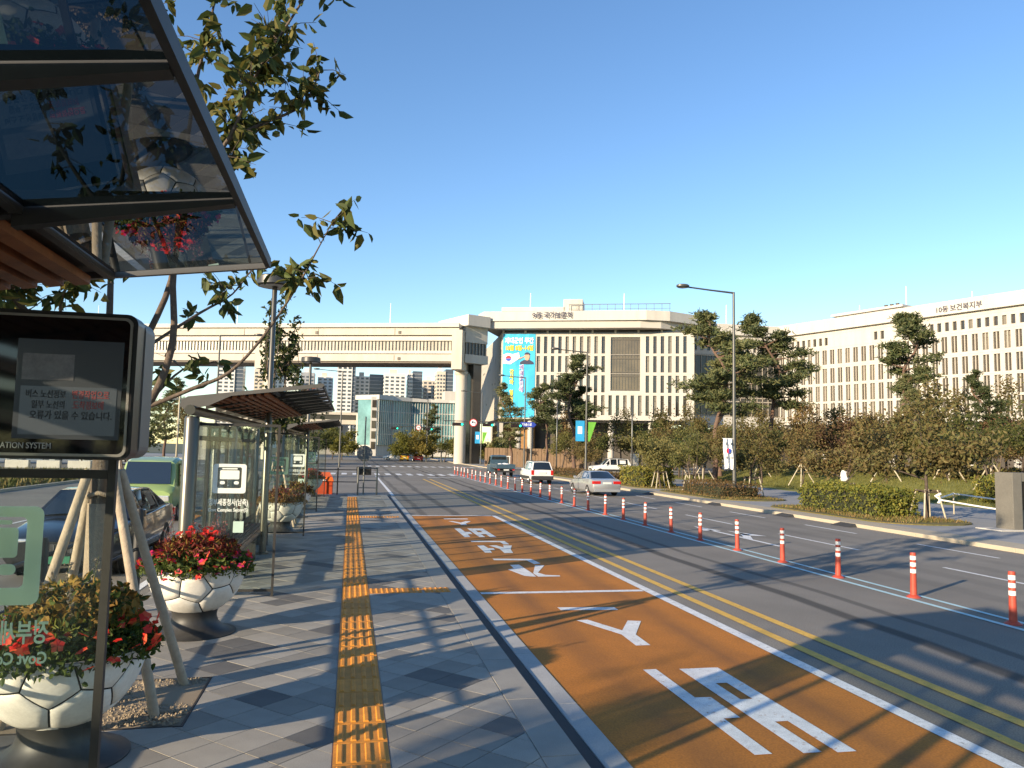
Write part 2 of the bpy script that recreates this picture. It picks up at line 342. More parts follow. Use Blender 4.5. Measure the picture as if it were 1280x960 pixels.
# ------------------------------------------------------------------ platform
m_joint = M('paver_joint_sand', (.42,.39,.34), var=.15, scale=3)
m_pl = M('paver_light_grey', (.305,.280,.238), rough=.8, var=.12, scale=2.2, fine=.2, fscale=150)
m_pm = M('paver_mid_grey', (.235,.215,.182), rough=.8, var=.12, scale=2.2, fine=.2, fscale=150)
m_pd = M('paver_dark_grey', (.118,.112,.103), rough=.8, var=.15, scale=2.2, fine=.22, fscale=150)
PX0, PX1, PY0, PY1 = -3.3, 2.02, -13.0, 42.5
pit_list = [(-3.05, -1.42, 7.7, 9.2), (-3.05, -1.42, 25.05, 26.55), (-3.05, -1.42, -9.65, -8.15), (-3.05, -1.42, 40.6, 42.1)]
b = MB(); b.box(PX0, PX1, PY0, PY1, -.05, S-.009)
platform = structure(b.build('platform_pavement', m_joint))
def clip(poly, x0, x1, y0, y1):
    for ax, lim, sg in ((0,x0,1),(0,x1,-1),(1,y0,1),(1,y1,-1)):
        out = []
        for i in range(len(poly)):
            a, c = poly[i], poly[(i+1) % len(poly)]; da = sg*(a[ax]-lim); dc = sg*(c[ax]-lim)
            if da >= 0: out.append(a)
            if da*dc < 0:
                t = da/(da-dc); out.append((a[0]+(c[0]-a[0])*t, a[1]+(c[1]-a[1])*t))
        poly = out
        if len(poly) < 3: return []
    return poly
def area(p): return abs(sum(p[i][0]*p[(i+1) % len(p)][1]-p[(i+1) % len(p)][0]*p[i][1] for i in range(len(p))))/2
rg = random.Random(11)
HD = .29; G = .006
TX0, TX1 = -.05, .42                                        # tactile strip
def pick(ix, iy):
    q = rg.random(); band = math.sin(ix*.9+iy*.37)+math.sin(iy*.53-ix*.41)
    if band > 1.42 and q < .6 or q < .05: return 2
    return 0 if q < .62 else 1
pmats = [m_pl, m_pm, m_pd]
far = MB(); count = 0
full = []
for mi in range(3):
    bb = MB(); h = HD-G; bb.prism([(-h,0),(0,-h),(h,0),(0,h)], -.02, 0); full.append(bb.mesh('paver', pmats[mi]))
for iy in range(int((PY0-1)/HD), int((PY1+1)/HD)+1):
    for ix in range(-14, 8):
        if (ix+iy) % 2: continue
        cx, cy = ix*HD+.10, iy*HD
        mi = pick(ix, iy); h = HD-G
        poly = [(cx-h,cy),(cx,cy-h),(cx+h,cy),(cx,cy+h)]
        for (xa, xb) in ((PX0, TX0-.006), (TX1+.006, 1.66)):
            p = clip(poly, xa, xb, PY0, PY1)
            if not p: continue
            ps = [p]
            for q in pit_list:
                nxt = []
                for r in ps:
                    if max(a[0] for a in r) <= q[0]-.02 or min(a[0] for a in r) >= q[1]+.02 or max(a[1] for a in r) <= q[2]-.02 or min(a[1] for a in r) >= q[3]+.02: nxt.append(r); continue
                    nxt += [clip(r, -99, q[0]-.03, -99, 99), clip(r, q[1]+.03, 99, -99, 99), clip(r, q[0]-.03, q[1]+.03, -99, q[2]-.03), clip(r, q[0]-.03, q[1]+.03, q[3]+.03, 99)]
                ps = [r for r in nxt if r and area(r) > .0008]
            for r in ps:
                if area(r) < .0008: continue
                zt = S+rg.uniform(-.0012, .0012)
                near = 6.0 < cy < 13.6 and count < 296
                if near:
                    count += 1
                    if len(r) == 4 and abs(area(r)-2*h*h) < 1e-6: obj('paver', full[mi], platform, (cx, cy, zt))
                    else:
                        bb = MB(); bb.prism([(a[0]-cx, a[1]-cy) for a in r], -.02, 0); obj('paver', bb.mesh('paver', pmats[mi]), platform, (cx, cy, zt))
                else: far.prism(r, S-.02, zt, mi)
stuff(far.build('paver_field', pmats, platform))
# granite border slabs along the platform edge
m_gran = M('granite_border', (.28,.26,.225), rough=.75, var=.1, scale=2, fine=.2, fscale=160)
bb = MB(); bb.bbox(1.672, 2.02, -.745, .745, -.06, 0, .006); edge_me = bb.mesh('border_slab', m_gran)
for i in range(int((PY1-PY0)/1.5)): obj('border_slab', edge_me, platform, (0, PY0+.75+i*1.5, S+.002))
m_strip = M('dark_gutter_strip', (.028,.028,.03), rough=.7, var=.2, scale=3)
structure(MB().box(2.03, 2.19, -8, 42.5, -.04, .006).build('gutter', m_strip))
m_kerbc = M('kerb_concrete', (.36,.355,.34), rough=.8, var=.1, scale=1.5, fine=.15, fscale=120)
bb = MB(); bb.bbox(2.195, 2.425, -.995, .995, -.04, .014, .006); kerb_me = bb.mesh('kerb_stone', m_kerbc)
kerb = structure(MB().box(2.2, 2.42, -8, 42.5, -.05, -.01).build('kerb', m_kerbc))
for i in range(25): obj('kerb_stone', kerb_me, kerb, (0, -7+i*2.0, 0))
# tactile paving
m_tac = M('tactile_tile_yellow', (.60,.235,.024), rough=.65, var=.16, scale=5, fine=.14, fscale=120)
m_tac2 = M('tactile_tile_yellow_worn', (.52,.21,.03), rough=.7, var=.18, scale=5, fine=.14, fscale=120)
T = (TX1-TX0)
def tile_mesh(dots, mat):
    bb = MB(); h = T/2-.004; bb.prism([(-h,-h),(h,-h),(h,h),(-h,h)], -.02, .002)
    if dots:
        for i in range(5):
            for j in range(5): bb.lathe([(.024,.002),(.017,.012),(.0,.0125)], 8, (i-2)*T/5, (j-2)*T/5)
    else:
        for i in range(4):
            x = (i-1.5)*T/4; w = .026; y = h-.03
            bb.add([(x-w,-y,.002),(x+w,-y,.002),(x+w,y,.002),(x-w,y,.002),(x-w*.6,-y+.012,.014),(x+w*.6,-y+.012,.014),(x+w*.6,y-.012,.014),(x-w*.6,y-.012,.014)], [(4,5,6,7),(0,1,5,4),(1,2,6,5),(2,3,7,6),(3,0,4,7)])
    return bb.mesh('tactile_tile', mat)
bar = [tile_mesh(False, m_tac), tile_mesh(False, m_tac2)]; dot = [tile_mesh(True, m_tac), tile_mesh(True, m_tac2)]
tcx = (TX0+TX1)/2; dotrows = []
y = -4.0; i = 0
while y < 40.6:
    isdot = (13.4 < y < 15.0) or (27.9 < y < 30.2) or y > 40.0
    obj('tactile_tile', rg.choice(dot if isdot else bar), platform, (tcx, y, S+rg.uniform(0, .002))); y += T
for y0 in (14.2, 29.0):
    for x in (TX1+T/2, TX1+T*1.5): obj('tactile_tile', rg.choice(dot), platform, (x, y0, S+.002))
    obj('tactile_strip', MB().box(TX1+2*T, 1.40, y0+.02, y0+.14, S-.01, S+.004).mesh('tactile_strip', m_tac2), platform, (0,0,0))
    obj('tactile_tile', rg.choice(dot), platform, (1.40+T/2, y0, S+.0035))
m_worn_band = None
# tree pits with gravel
m_pit = M('pit_steel_edge', (.05,.045,.04), metal=.5, rough=.5)
m_gravel = M('gravel', (.42,.34,.24), rough=.9, var=.4, scale=30, col2=(.26,.20,.13))
for k, q in enumerate(pit_list):
    bb = MB()
    for e in ((q[0]-.02,q[1]+.02,q[2]-.02,q[2]), (q[0]-.02,q[1]+.02,q[3],q[3]+.02), (q[0]-.02,q[0],q[2],q[3]), (q[1],q[1]+.02,q[2],q[3])): bb.box(e[0],e[1],e[2],e[3],S-.06,S+.003)
    obj('pit_edging', bb.mesh('pit_edging', m_pit), platform, (0,0,0))
    bb = MB(); bb.box(q[0], q[1], q[2], q[3], -.02, S-.004)
    n = 2600 if k == 0 else 500
    for i in range(n):
        x, yy, r = rg.uniform(q[0]+.02,q[1]-.02), rg.uniform(q[2]+.02,q[3]-.02), rg.uniform(.008,.024)
        z = S-.006+.02*math.sin(3*x)*math.cos(4*yy); a = rg.random()*3
        c, s_ = math.cos(a)*r, math.sin(a)*r
        bb.add([(x+c,yy+s_,z),(x-s_,yy+c,z),(x-c,yy-s_,z),(x+s_,yy-c,z),(x+rg.uniform(-.4,.4)*r,yy,z+r*.9)], [(0,1,4),(1,2,4),(2,3,4),(3,0,4)])
    tag(bb.build('gravel_bed', m_gravel), ['tan gravel filling the tree pit beside the big near planter', 'gravel in the tree pit behind the second bus shelter', 'gravel in the tree pit behind the viewer', 'gravel in the tree pit near the far end of the platform'][k], 'gravel', kind='stuff')
# ------------------------------------------------------------------ bus shelters
m_frame = M('shelter_bronze_steel', (.036,.034,.031), rough=.55, var=.15, scale=5, metal=.2)
m_pillar = M('shelter_pillar_steel', (.12,.112,.095), rough=.33, var=.08, scale=2, metal=.75)
m_fascia = M('shelter_fascia_grey', (.105,.10,.092), rough=.5, var=.08, scale=3, metal=.3)
m_slat = M('shelter_wood_slat', (.22,.075,.024), rough=.6, var=.25, scale=9)
m_bench = M('bench_wood', (.10,.055,.035), rough=.6, var=.25, scale=10)
g_roof = GLASS('roof_glass_tinted', (.032,.052,.062), refl=1.5)
g_panel = GLASS('shelter_panel_glass', (.93,.962,.945), refl=.8, dirt=.012)
g_transom = GLASS('shelter_transom_glass', (.6,.66,.6), refl=1.0, dirt=.25)
m_decal = M('white_window_film', (.86,.88,.82), rough=.6, var=.03, trans=.3)
m_decal_g = M('pale_green_window_film', (.66,.80,.66), rough=.6, var=.03, trans=.35)
L = 9.45
def rroad(x0, x1, z0, z1, r, n=5):
    pts = []
    for cx, cz, a0 in ((x1-r,z0+r,-90),(x1-r,z1-r,0),(x0+r,z1-r,90),(x0+r,z0+r,180)):
        for i in range(n+1):
            a = math.radians(a0+90*i/n); pts.append((cx+r*math.cos(a), cz+r*math.sin(a)))
    return pts
def plate_xz(bld, outer, y, t=.004, hole=None, mi=0):
    """flat film in the xz plane; a hole is another outline with the same number of points"""
    n = len(outer)
    if hole is None:
        bld.add([(p[0],y,p[1]) for p in outer]+[(p[0],y+t,p[1]) for p in outer], [tuple(range(n)), tuple(range(n,2*n))[::-1]]+[(i,n+i,n+(i+1)%n,(i+1)%n) for i in range(n)], mi)
    else:
        bld.add([(p[0],y,p[1]) for p in outer]+[(p[0],y,p[1]) for p in hole]+[(p[0],y+t,p[1]) for p in outer]+[(p[0],y+t,p[1]) for p in hole],
            [(i,(i+1)%n,n+(i+1)%n,n+i) for i in range(n)]+[(2*n+i,3*n+i,3*n+(i+1)%n,2*n+(i+1)%n) for i in range(n)], mi)
def bus_icon(root, cx, cz, y, w, mat):
    """rounded square film with a bus front cut out of it"""
    h = w/2; z = cz
    def part(o, hole=None):
        bb = MB(); plate_xz(bb, o, y, .004, hole); stuff(bb.build('bus_icon', mat, root))
    part(rroad(cx-h, cx+h, z-h*.92, z+h*.92, h*.16), rroad(cx-h*.72, cx+h*.72, z-h*.60, z+h*.72, h*.10))
    part(rroad(cx-h*.58, cx+h*.58, z-.04*h, z+h*.52, h*.07))
    part(rroad(cx-h*.46, cx+h*.46, z+h*.58, z+h*.66, h*.03))
    for s in (-1, 1): part(rroad(cx+s*h*.42-h*.15, cx+s*h*.42+h*.15, z-h*.36, z-h*.16, h*.09))
def shelter(y0, label, icon_near=True, icon_far=True, far_cx=-1.98, far_mirror=True, screen=False):
    r = thing('bus_shelter', label, 'bus shelter', (-2.62, y0, S), 0, 'bus shelters along the platform')
    y1 = y0+L
    P = lambda name, bld, mat, sm=False, par=None, ang=None: bld.build(name, mat, par or r, sm, ang)
    for y in (y0+.15, y0+L/2, y1-.5):
        P('pillar', MB().lathe([(.17,S),(.17,S+.03),(.125,S+.035),(.12,3.06),(.10,3.10)], 28, -2.62, y), m_pillar, True, ang=.6)
    bt = MB().tube([(-2.62,y0-.08,3.20),(-2.62,y1+.08,3.20)], .085, 20); P('ridge_tube', bt, m_pillar, True, ang=.6)
    for y in (y0, y1-.035):                                   # end fascias
        bb = MB(); pr = [(-2.80,3.27),(-2.78,3.36),(-2.68,3.425),(-.50,3.724),(-.48,3.69),(-.51,3.655),(-2.0,3.455),(-2.35,3.28),(-2.72,3.20)]
        n = len(pr); bb.add([(p[0],y,p[1]) for p in pr]+[(p[0],y+.035,p[1]) for p in pr], [tuple(range(n)), tuple(range(n,2*n))[::-1]]+[(i,n+i,n+(i+1)%n,(i+1)%n) for i in range(n)])
        P('end_fascia', bb, m_fascia)
    nb = 8; step = (L-.1)/nb
    zt = lambda x: 3.735+(x+.42)*(.31/2.26)                   # roof top height at x
    P('front_beam', MB().box(-.512,-.485,y0+.036,y1-.036,3.655,3.712), m_frame)
    P('middle_beam', MB().box(-1.345,-1.30,y0+.036,y1-.036,zt(-1.33)-.075,zt(-1.33)-.02), m_frame)
    for k in range(1, nb):
        y = y0+.05+k*step; xs = (-2.6,-1.34,-.515); bb = MB()
        for a, c in zip(xs[:-1], xs[1:]):
            bb.add([(a,y-.03,zt(a)-.125-.04*(a<-2)),(c,y-.03,zt(c)-.075),(c,y+.03,zt(c)-.075),(a,y+.03,zt(a)-.125-.04*(a<-2)),(a,y-.03,zt(a)-.018),(c,y-.03,zt(c)-.018),(c,y+.03,zt(c)-.018),(a,y+.03,zt(a)-.018)],
                   [(0,3,2,1),(4,5,6,7),(0,1,5,4),(1,2,6,5),(2,3,7,6),(3,0,4,7)])
        P('cross_beam', bb, m_frame)
    for k in range(nb):
        ya, yb = y0+.05+k*step+.036, y0+.05+(k+1)*step-.036
        a, c = -1.295, -.515
        bb = MB(); bb.add([(a,ya,zt(a)-.05),(c,ya,zt(c)-.05),(c,yb,zt(c)-.05),(a,yb,zt(a)-.05)], [(3,2,1,0)]); P('roof_pane', bb, g_roof)
        for j in range(9):
            x = -2.46+j*.128; z = zt(x)-.088; t = .028
            P('roof_slat', MB().add([(x-.04,ya,z-t),(x+.03,ya,z-t+.012),(x+.03,yb,z-t+.012),(x-.04,yb,z-t),(x-.04,ya,z+t),(x+.03,ya,z+t),(x+.03,yb,z+t),(x-.04,yb,z+t)],
              [(0,3,2,1),(4,5,6,7),(0,1,5,4),(1,2,6,5),(2,3,7,6),(3,0,4,7)]), m_slat)
    bb = MB(); bb.add([(-2.7,y0+.04,zt(-2.7)-.012),(-1.31,y0+.04,zt(-1.31)-.012),(-1.31,y1-.04,zt(-1.31)-.012),(-2.7,y1-.04,zt(-2.7)-.012),
                       (-2.7,y0+.04,zt(-2.7)-.03),(-1.31,y0+.04,zt(-1.31)-.03),(-1.31,y1-.04,zt(-1.31)-.03),(-2.7,y1-.04,zt(-2.7)-.03)], [(0,1,2,3),(7,6,5,4),(0,4,5,1),(1,5,6,2),(2,6,7,3),(3,7,4,0)]); P('roof_deck', bb, m_fascia)
    # back wall
    ws, we = y0+.32, y1-.17; nbk = 8; st = (we-ws)/nbk
    for k in range(nbk+1): P('mullion', MB().box(-2.60,-2.53,ws+k*st-.03,ws+k*st+.03,S,3.02), m_frame)
    for k in range(nbk):
        a, c = ws+k*st+.032, ws+(k+1)*st-.032
        P('back_pane', MB().box(-2.572,-2.562,a,c,.75,2.70), g_panel)
        P('back_pane', MB().box(-2.572,-2.562,a,c,.24,.60), g_panel)
        P('transom_panel', MB().box(-2.574,-2.560,a,c,2.78,2.95), g_transom)
    for z0, z1 in ((.18,.24),(.60,.75),(2.70,2.78),(2.95,3.02)):
        P('wall_rail', MB().box(-2.592,-2.538,ws+.035,we-.035,z0,z1), m_frame)
    # bench
    for k in range(5): P('bench_slat', MB().bbox(-2.46+k*.10,-2.38+k*.10,y0+1.9,y1-1.9,.58,.62,.006), m_bench)
    for y in (y0+2.1, y0+L/2, y1-2.1): P('bench_leg', MB().box(-2.44,-2.0,y-.03,y+.03,S,.575), m_frame)
    # end panels
    for e, y in enumerate((y0+.30, y1-.15)):
        P('panel_post', MB().box(-1.235,-1.195,y-.02,y+.02,S,3.0), m_frame)
        P('panel_bar', MB().box(-2.52,-1.237,y-.018,y+.018,2.955,3.0), m_frame); P('panel_bar', MB().box(-2.52,-1.237,y-.018,y+.018,S+.08,S+.12), m_frame)
        P('end_pane', MB().box(-2.515,-1.238,y-.005,y+.005,S+.122,2.953), g_panel)
        mat = m_decal if e == 0 else m_decal_g
        yy = y-.011 if e == 0 else y+.007
        cx = -1.995 if e == 0 else far_cx
        if e == 1 and screen: cx = -1.80
        bus_icon(r, cx, 2.06, yy, .54, mat)
        if e == 0:
            text('lettering', '정부세종청사(남측)', .125, mat, r, (cx, yy, 1.615), align='CENTER', bold=.02, sx=.64)
            text('lettering', 'Govt Complex Sejong(S)', .082, mat, r, (cx, yy, 1.505), align='CENTER', bold=.02, sx=.78)
        else:
            text('lettering', '정부세종청사(남측)', .125, mat, r, (cx+.33, yy, 1.63), align='LEFT', bold=.02, sx=.66, mirror=True)
            text('lettering', 'Govt Complex Sejong(S)', .082, mat, r, (cx+.33, yy, 1.52), align='LEFT', bold=.02, sx=.8, mirror=True)
    return r
sh1 = shelter(4.55-L, 'near bus shelter with glass and wood slat canopy hanging over the left foreground', screen=True)
sh2 = shelter(13.6, 'second bus shelter with bus icon on its glass, behind the pink and red flower planter')
sh3 = shelter(31.0, 'third bus shelter farthest down the platform, near the orange sand box')
# timetable sheets on the shelter glass
m_paper = M('paper_notice', (.42,.55,.47), rough=.8, var=.05)
for rr, yy in ((sh2, 13.885), (sh3, 31.285)): MB().box(-1.90,-1.73,yy,yy+.003,1.15,1.34).build('notice', m_paper, rr)

# information screen on the near shelter's far panel
sc = thing('information_screen', 'black bus information screen with lit Korean message under the near canopy', 'display screen', (-1.6, 4.15, 2.56))
m_case = M('screen_casing', (.028,.028,.030), rough=.32, var=.1, scale=6, metal=.3)
m_case2 = M('screen_casing_side', (.16,.155,.15), rough=.45, var=.06, scale=3, metal=.2)
m_silver = M('screen_bezel', (.30,.29,.27), rough=.35, metal=.7, var=.05)
bb = MB(); pts = rroad(-2.2, -1.04, 2.56, 3.27, .05); n = len(pts)
bb.add([(p[0],4.03,p[1]) for p in pts]+[(p[0],4.16,p[1]) for p in pts], [tuple(range(n)), tuple(range(n,2*n))[::-1]]+[(i,n+i,n+(i+1)%n,(i+1)%n) for i in range(n)]); bb.build('casing', m_case, sc)
bb = MB(); pts = rroad(-2.19, -1.035, 2.565, 3.265, .06)
bb.add([(p[0],4.16,p[1]) for p in pts]+[(p[0],4.34,p[1]) for p in pts], [tuple(range(n)), tuple(range(n,2*n))[::-1]]+[(i,n+i,n+(i+1)%n,(i+1)%n) for i in range(n)]); bb.build('back_casing', m_case2, sc)
bb = MB(); plate_xz(bb, rroad(-2.18,-1.06,2.575,3.25,.035), 4.018, .012, rroad(-2.165,-1.072,2.588,3.238,.03)); bb.build('bezel', m_silver, sc)
m_scr = M('screen_glass_black', (.004,.004,.005), rough=.06, var=0, spec=.6)
plate = MB(); plate.box(-2.165,-1.072,4.022,4.029,2.588,3.238); plate.build('screen_glass', m_scr, sc)
lcd = M('screen_picture_dark', (.03,.035,.04), rough=.25, var=0, emit=(.055,.07,.085,.05))
MB().box(-1.56,-1.095,4.019,4.0215,2.655,3.13).build('lcd_picture', lcd, sc)
msg = M('screen_message_panel', (.035,.04,.045), rough=.25, var=0, emit=(.13,.17,.19,.10))
MB().box(-1.535,-1.115,4.0165,4.0185,2.675,2.905).build('message_panel', msg, sc)
MB().box(-1.535,-1.31,4.0165,4.0185,2.935,3.06).build('message_panel', M('screen_photo_panel', (.05,.05,.05), rough=.25, var=.6, scale=14, emit=(.09,.10,.11,.12)), sc)
m_txt = M('screen_text_dark', (.012,.012,.015), rough=.4, var=0); m_txr = M('screen_text_red', (.12,.02,.02), rough=.4, var=0, emit=(.09,.02,.02,.2))
text('screen_text', '버스 노선정보', .042, m_txt, sc, (-1.512, 4.0145, 2.853), bold=.012, depth=.002, sx=.72)
text('screen_text', '변경작업으로', .044, m_txr, sc, (-1.312, 4.0145, 2.853), bold=.012, depth=.002, sx=.68)
text('screen_text', '일부 노선의', .042, m_txt, sc, (-1.485, 4.0145, 2.803), bold=.012, depth=.002, sx=.72)
text('screen_text', '도착정보에', .044, m_txr, sc, (-1.305, 4.0145, 2.803), bold=.012, depth=.002, sx=.68)
text('screen_text', '오류가 있을 수 있습니다.', .044, m_txt, sc, (-1.49, 4.0145, 2.753), bold=.012, depth=.002, sx=.80)
text('screen_text', 'INFORMATION SYSTEM', .040, M('screen_lettering_silver', (.42,.41,.38), rough=.4, var=0), sc, (-1.385, 4.0145, 2.610), align='RIGHT', bold=.006, depth=.002, sx=.8)
for x in (-1.9, -1.3): MB().box(x-.03,x+.03,4.345,4.385,2.62,3.2).build('mounting_bracket', m_frame, sc)
MB().box(-2.52,-1.237,4.382,4.418,2.455,2.50).build('panel_bar', m_frame, sh1)
# ------------------------------------------------------------------ soccer ball planters
m_ball = M('planter_white_panel', (.66,.63,.57), rough=.55, var=.13, scale=3, fine=.05, fscale=40)
m_groove = M('planter_black_groove', (.015,.015,.015), rough=.7, var=0)
m_ped = M('planter_pedestal_black', (.030,.029,.028), rough=.5, var=.3, scale=5)
m_soil = M('planter_soil', (.05,.035,.022), rough=.95, var=.3, scale=20)
def trunc_ico():
    ph = (1+5**.5)/2; V = []
    for a, c, d in ((0,1,3*ph),(1,2+ph,2*ph),(ph,2,2*ph+1)):
        for sa in ((1,-1) if a else (1,)):
            for sb in (1,-1):
                for s3 in (1,-1):
                    p = (a*sa, c*sb, d*s3)
                    for k in range(3): V.append(Vector((p[k%3], p[(k+1)%3], p[(k+2)%3])))
    bm = bmesh.new()
    for v in V: bm.verts.new(v.normalized())
    bmesh.ops.remove_doubles(bm, verts=bm.verts[:], dist=1e-4)
    bmesh.ops.convex_hull(bm, input=bm.verts[:])
    bmesh.ops.dissolve_limit(bm, angle_limit=math.radians(2), verts=bm.verts[:], edges=bm.edges[:])
    fs = [[v.co.copy() for v in f.verts] for f in bm.faces]; bm.free(); return fs
ICO = trunc_ico()
RB, ZC, ZR = .63, .865, .88                                  # ball radius, centre height, rim height above the platform
rot = Matrix.Rotation(.55, 3, 'Z') @ Matrix.Rotation(.36, 3, 'X') @ Matrix.Rotation(.2, 3, 'Y')
def ball_panels(root):
    for f in ICO:
        f = [rot @ p for p in f]; c = sum(f, Vector())/len(f)
        if c.z > .36: continue
        n = len(f); bm = bmesh.new(); rings = []
        for s in (.965, .93, .6, .3):
            rings.append([])
            for i in range(n):
                for q in range(4):
                    p = f[i].lerp(f[(i+1) % n], q/4); p = c.lerp(p, s).normalized()*(RB if s < .95 else RB-.008)
                    rings[-1].append(p)
        rings_v = [[bm.verts.new(p) for p in r_] for r_ in rings]; m_ = n*4
        for a, b2 in zip(rings_v[:-1], rings_v[1:]):
            for i in range(m_): bm.faces.new((a[i], a[(i+1) % m_], b2[(i+1) % m_], b2[i]))
        bm.faces.new(rings_v[-1])
        bmesh.ops.bisect_plane(bm, geom=bm.verts[:]+bm.edges[:]+bm.faces[:], plane_co=(0,0,.0), plane_no=(0,0,1), clear_outer=True)
        bmesh.ops.recalc_face_normals(bm, faces=bm.faces[:])
        if len(bm.faces) == 0: bm.free(); continue
        bm.faces.ensure_lookup_table()
        if bm.faces[0].normal.dot(bm.faces[0].calc_center_median()) < 0: bmesh.ops.reverse_faces(bm, faces=bm.faces[:])
        bb = MB(); bb.bm(bm); me = bb.mesh('ball_panel', m_ball, True); obj('ball_panel', me, root, (0,0,ZC))
def make_planter():
    r = thing('flower_planter', '', 'planter')
    prof = [(RB-.012)*1.0]
    pr = [((RB-.012)*math.cos(a), ZC+(RB-.012)*math.sin(a)) for a in [math.radians(-88+88*i/16) for i in range(17)]]
    pr += [(RB+.004, ZC), (RB+.004, ZR), (RB-.05, ZR), (RB-.055, ZR-.06)]
    MB().lathe(pr, 48).build('bowl', m_groove, r, True, .8)
    MB().lathe([(RB+.003,ZC+.001),(RB+.008,ZC+.004),(RB+.008,ZR+.004),(RB-.052,ZR+.004),(RB-.055,ZR-.02)], 48).build('rim', m_ball, r, True, .8)
    MB().lathe([(0,ZR-.045),(RB-.053,ZR-.045)], 32).build('soil', m_soil, r)
    MB().lathe([(.33,.345),(.295,.29),(.285,.22),(.31,.14),(.38,.07),(.49,.02),(.55,.012),(.55,0)], 40).build('pedestal', m_ped, r, True, .9)
    ball_panels(r); return r
pl0 = make_planter()
pl_spots = [(-2.25,7.1,.2,'near white soccer ball planter on a black pedestal, in the lower left corner'),
            (-2.0,11.4,1.3,'soccer ball planter of pink and red flowers in front of the second shelter'),
            (-1.95,24.05,2.2,'soccer ball planter with dry brown plants just beyond the second shelter'),
            (-1.95,28.9,.9,'soccer ball planter in front of the third shelter'),
            (-1.95,41.2,3.,'soccer ball planter at the far end of the platform, beside the orange box'),
            (-1.95,-6.6,3.6,'soccer ball planter on the platform behind the viewer')]
for i, (x, y, rz, lab) in enumerate(pl_spots):
    if i == 0: pl0.location = (x, y, S); pl0.rotation_euler.z = rz; pl0['label'] = lab; pl0['group'] = 'soccer ball planters'
    else: dup(pl0, (x, y, S), rz, lab, 'soccer ball planters')
lf_g = col_leaf('bedding_leaf_green', (.10,.14,.022), (.18,.20,.035)); lf_d = col_leaf('bedding_leaf_dark', (.06,.09,.02), (.10,.13,.03))
lf_c = col_leaf('coleus_leaf_bronze', (.24,.085,.028), (.38,.23,.045)); lf_m = col_leaf('amaranth_leaf_maroon', (.12,.012,.022), (.24,.03,.04)); lf_b = col_leaf('dry_leaf_brown', (.20,.10,.04), (.30,.17,.06))
fl_r = M('petal_red', (.72,.035,.022), rough=.5, var=.15, trans=.35); fl_o = M('petal_coral', (.80,.12,.05), rough=.5, var=.15, trans=.35); fl_p = M('petal_pink', (.72,.03,.17), rough=.5, var=.15, trans=.35)
m_stem = M('plant_stem', (.10,.11,.04), var=.2)
m_spike = col_leaf('flower_spike_pale', (.26,.20,.16), (.34,.27,.20)); m_spike2 = col_leaf('flower_spike_mauve', (.20,.08,.09), (.28,.13,.12))
def blossoms(P, size, mat, rng):
    Q = []
    for p in P:
        nrm = Vector((rng.normal()*.5-.1, rng.normal()*.5-.25, rng.normal()*.4+.6)).normalized(); a = nrm.orthogonal().normalized(); b2 = nrm.cross(a); s = size*rng.uniform(.75,1.2)
        for k in range(5):
            t = 2*math.pi*k/5+rng.uniform(0,.4); d = a*math.cos(t)+b2*math.sin(t); e = nrm.cross(d)
            p0 = Vector(p); Q.append([p0, p0+d*s*.6+e*s*.42+nrm*s*.10, p0+d*s+nrm*s*.03, p0+d*s*.6-e*s*.42+nrm*s*.10])
    return np.array([[tuple(v) for v in q] for q in Q])
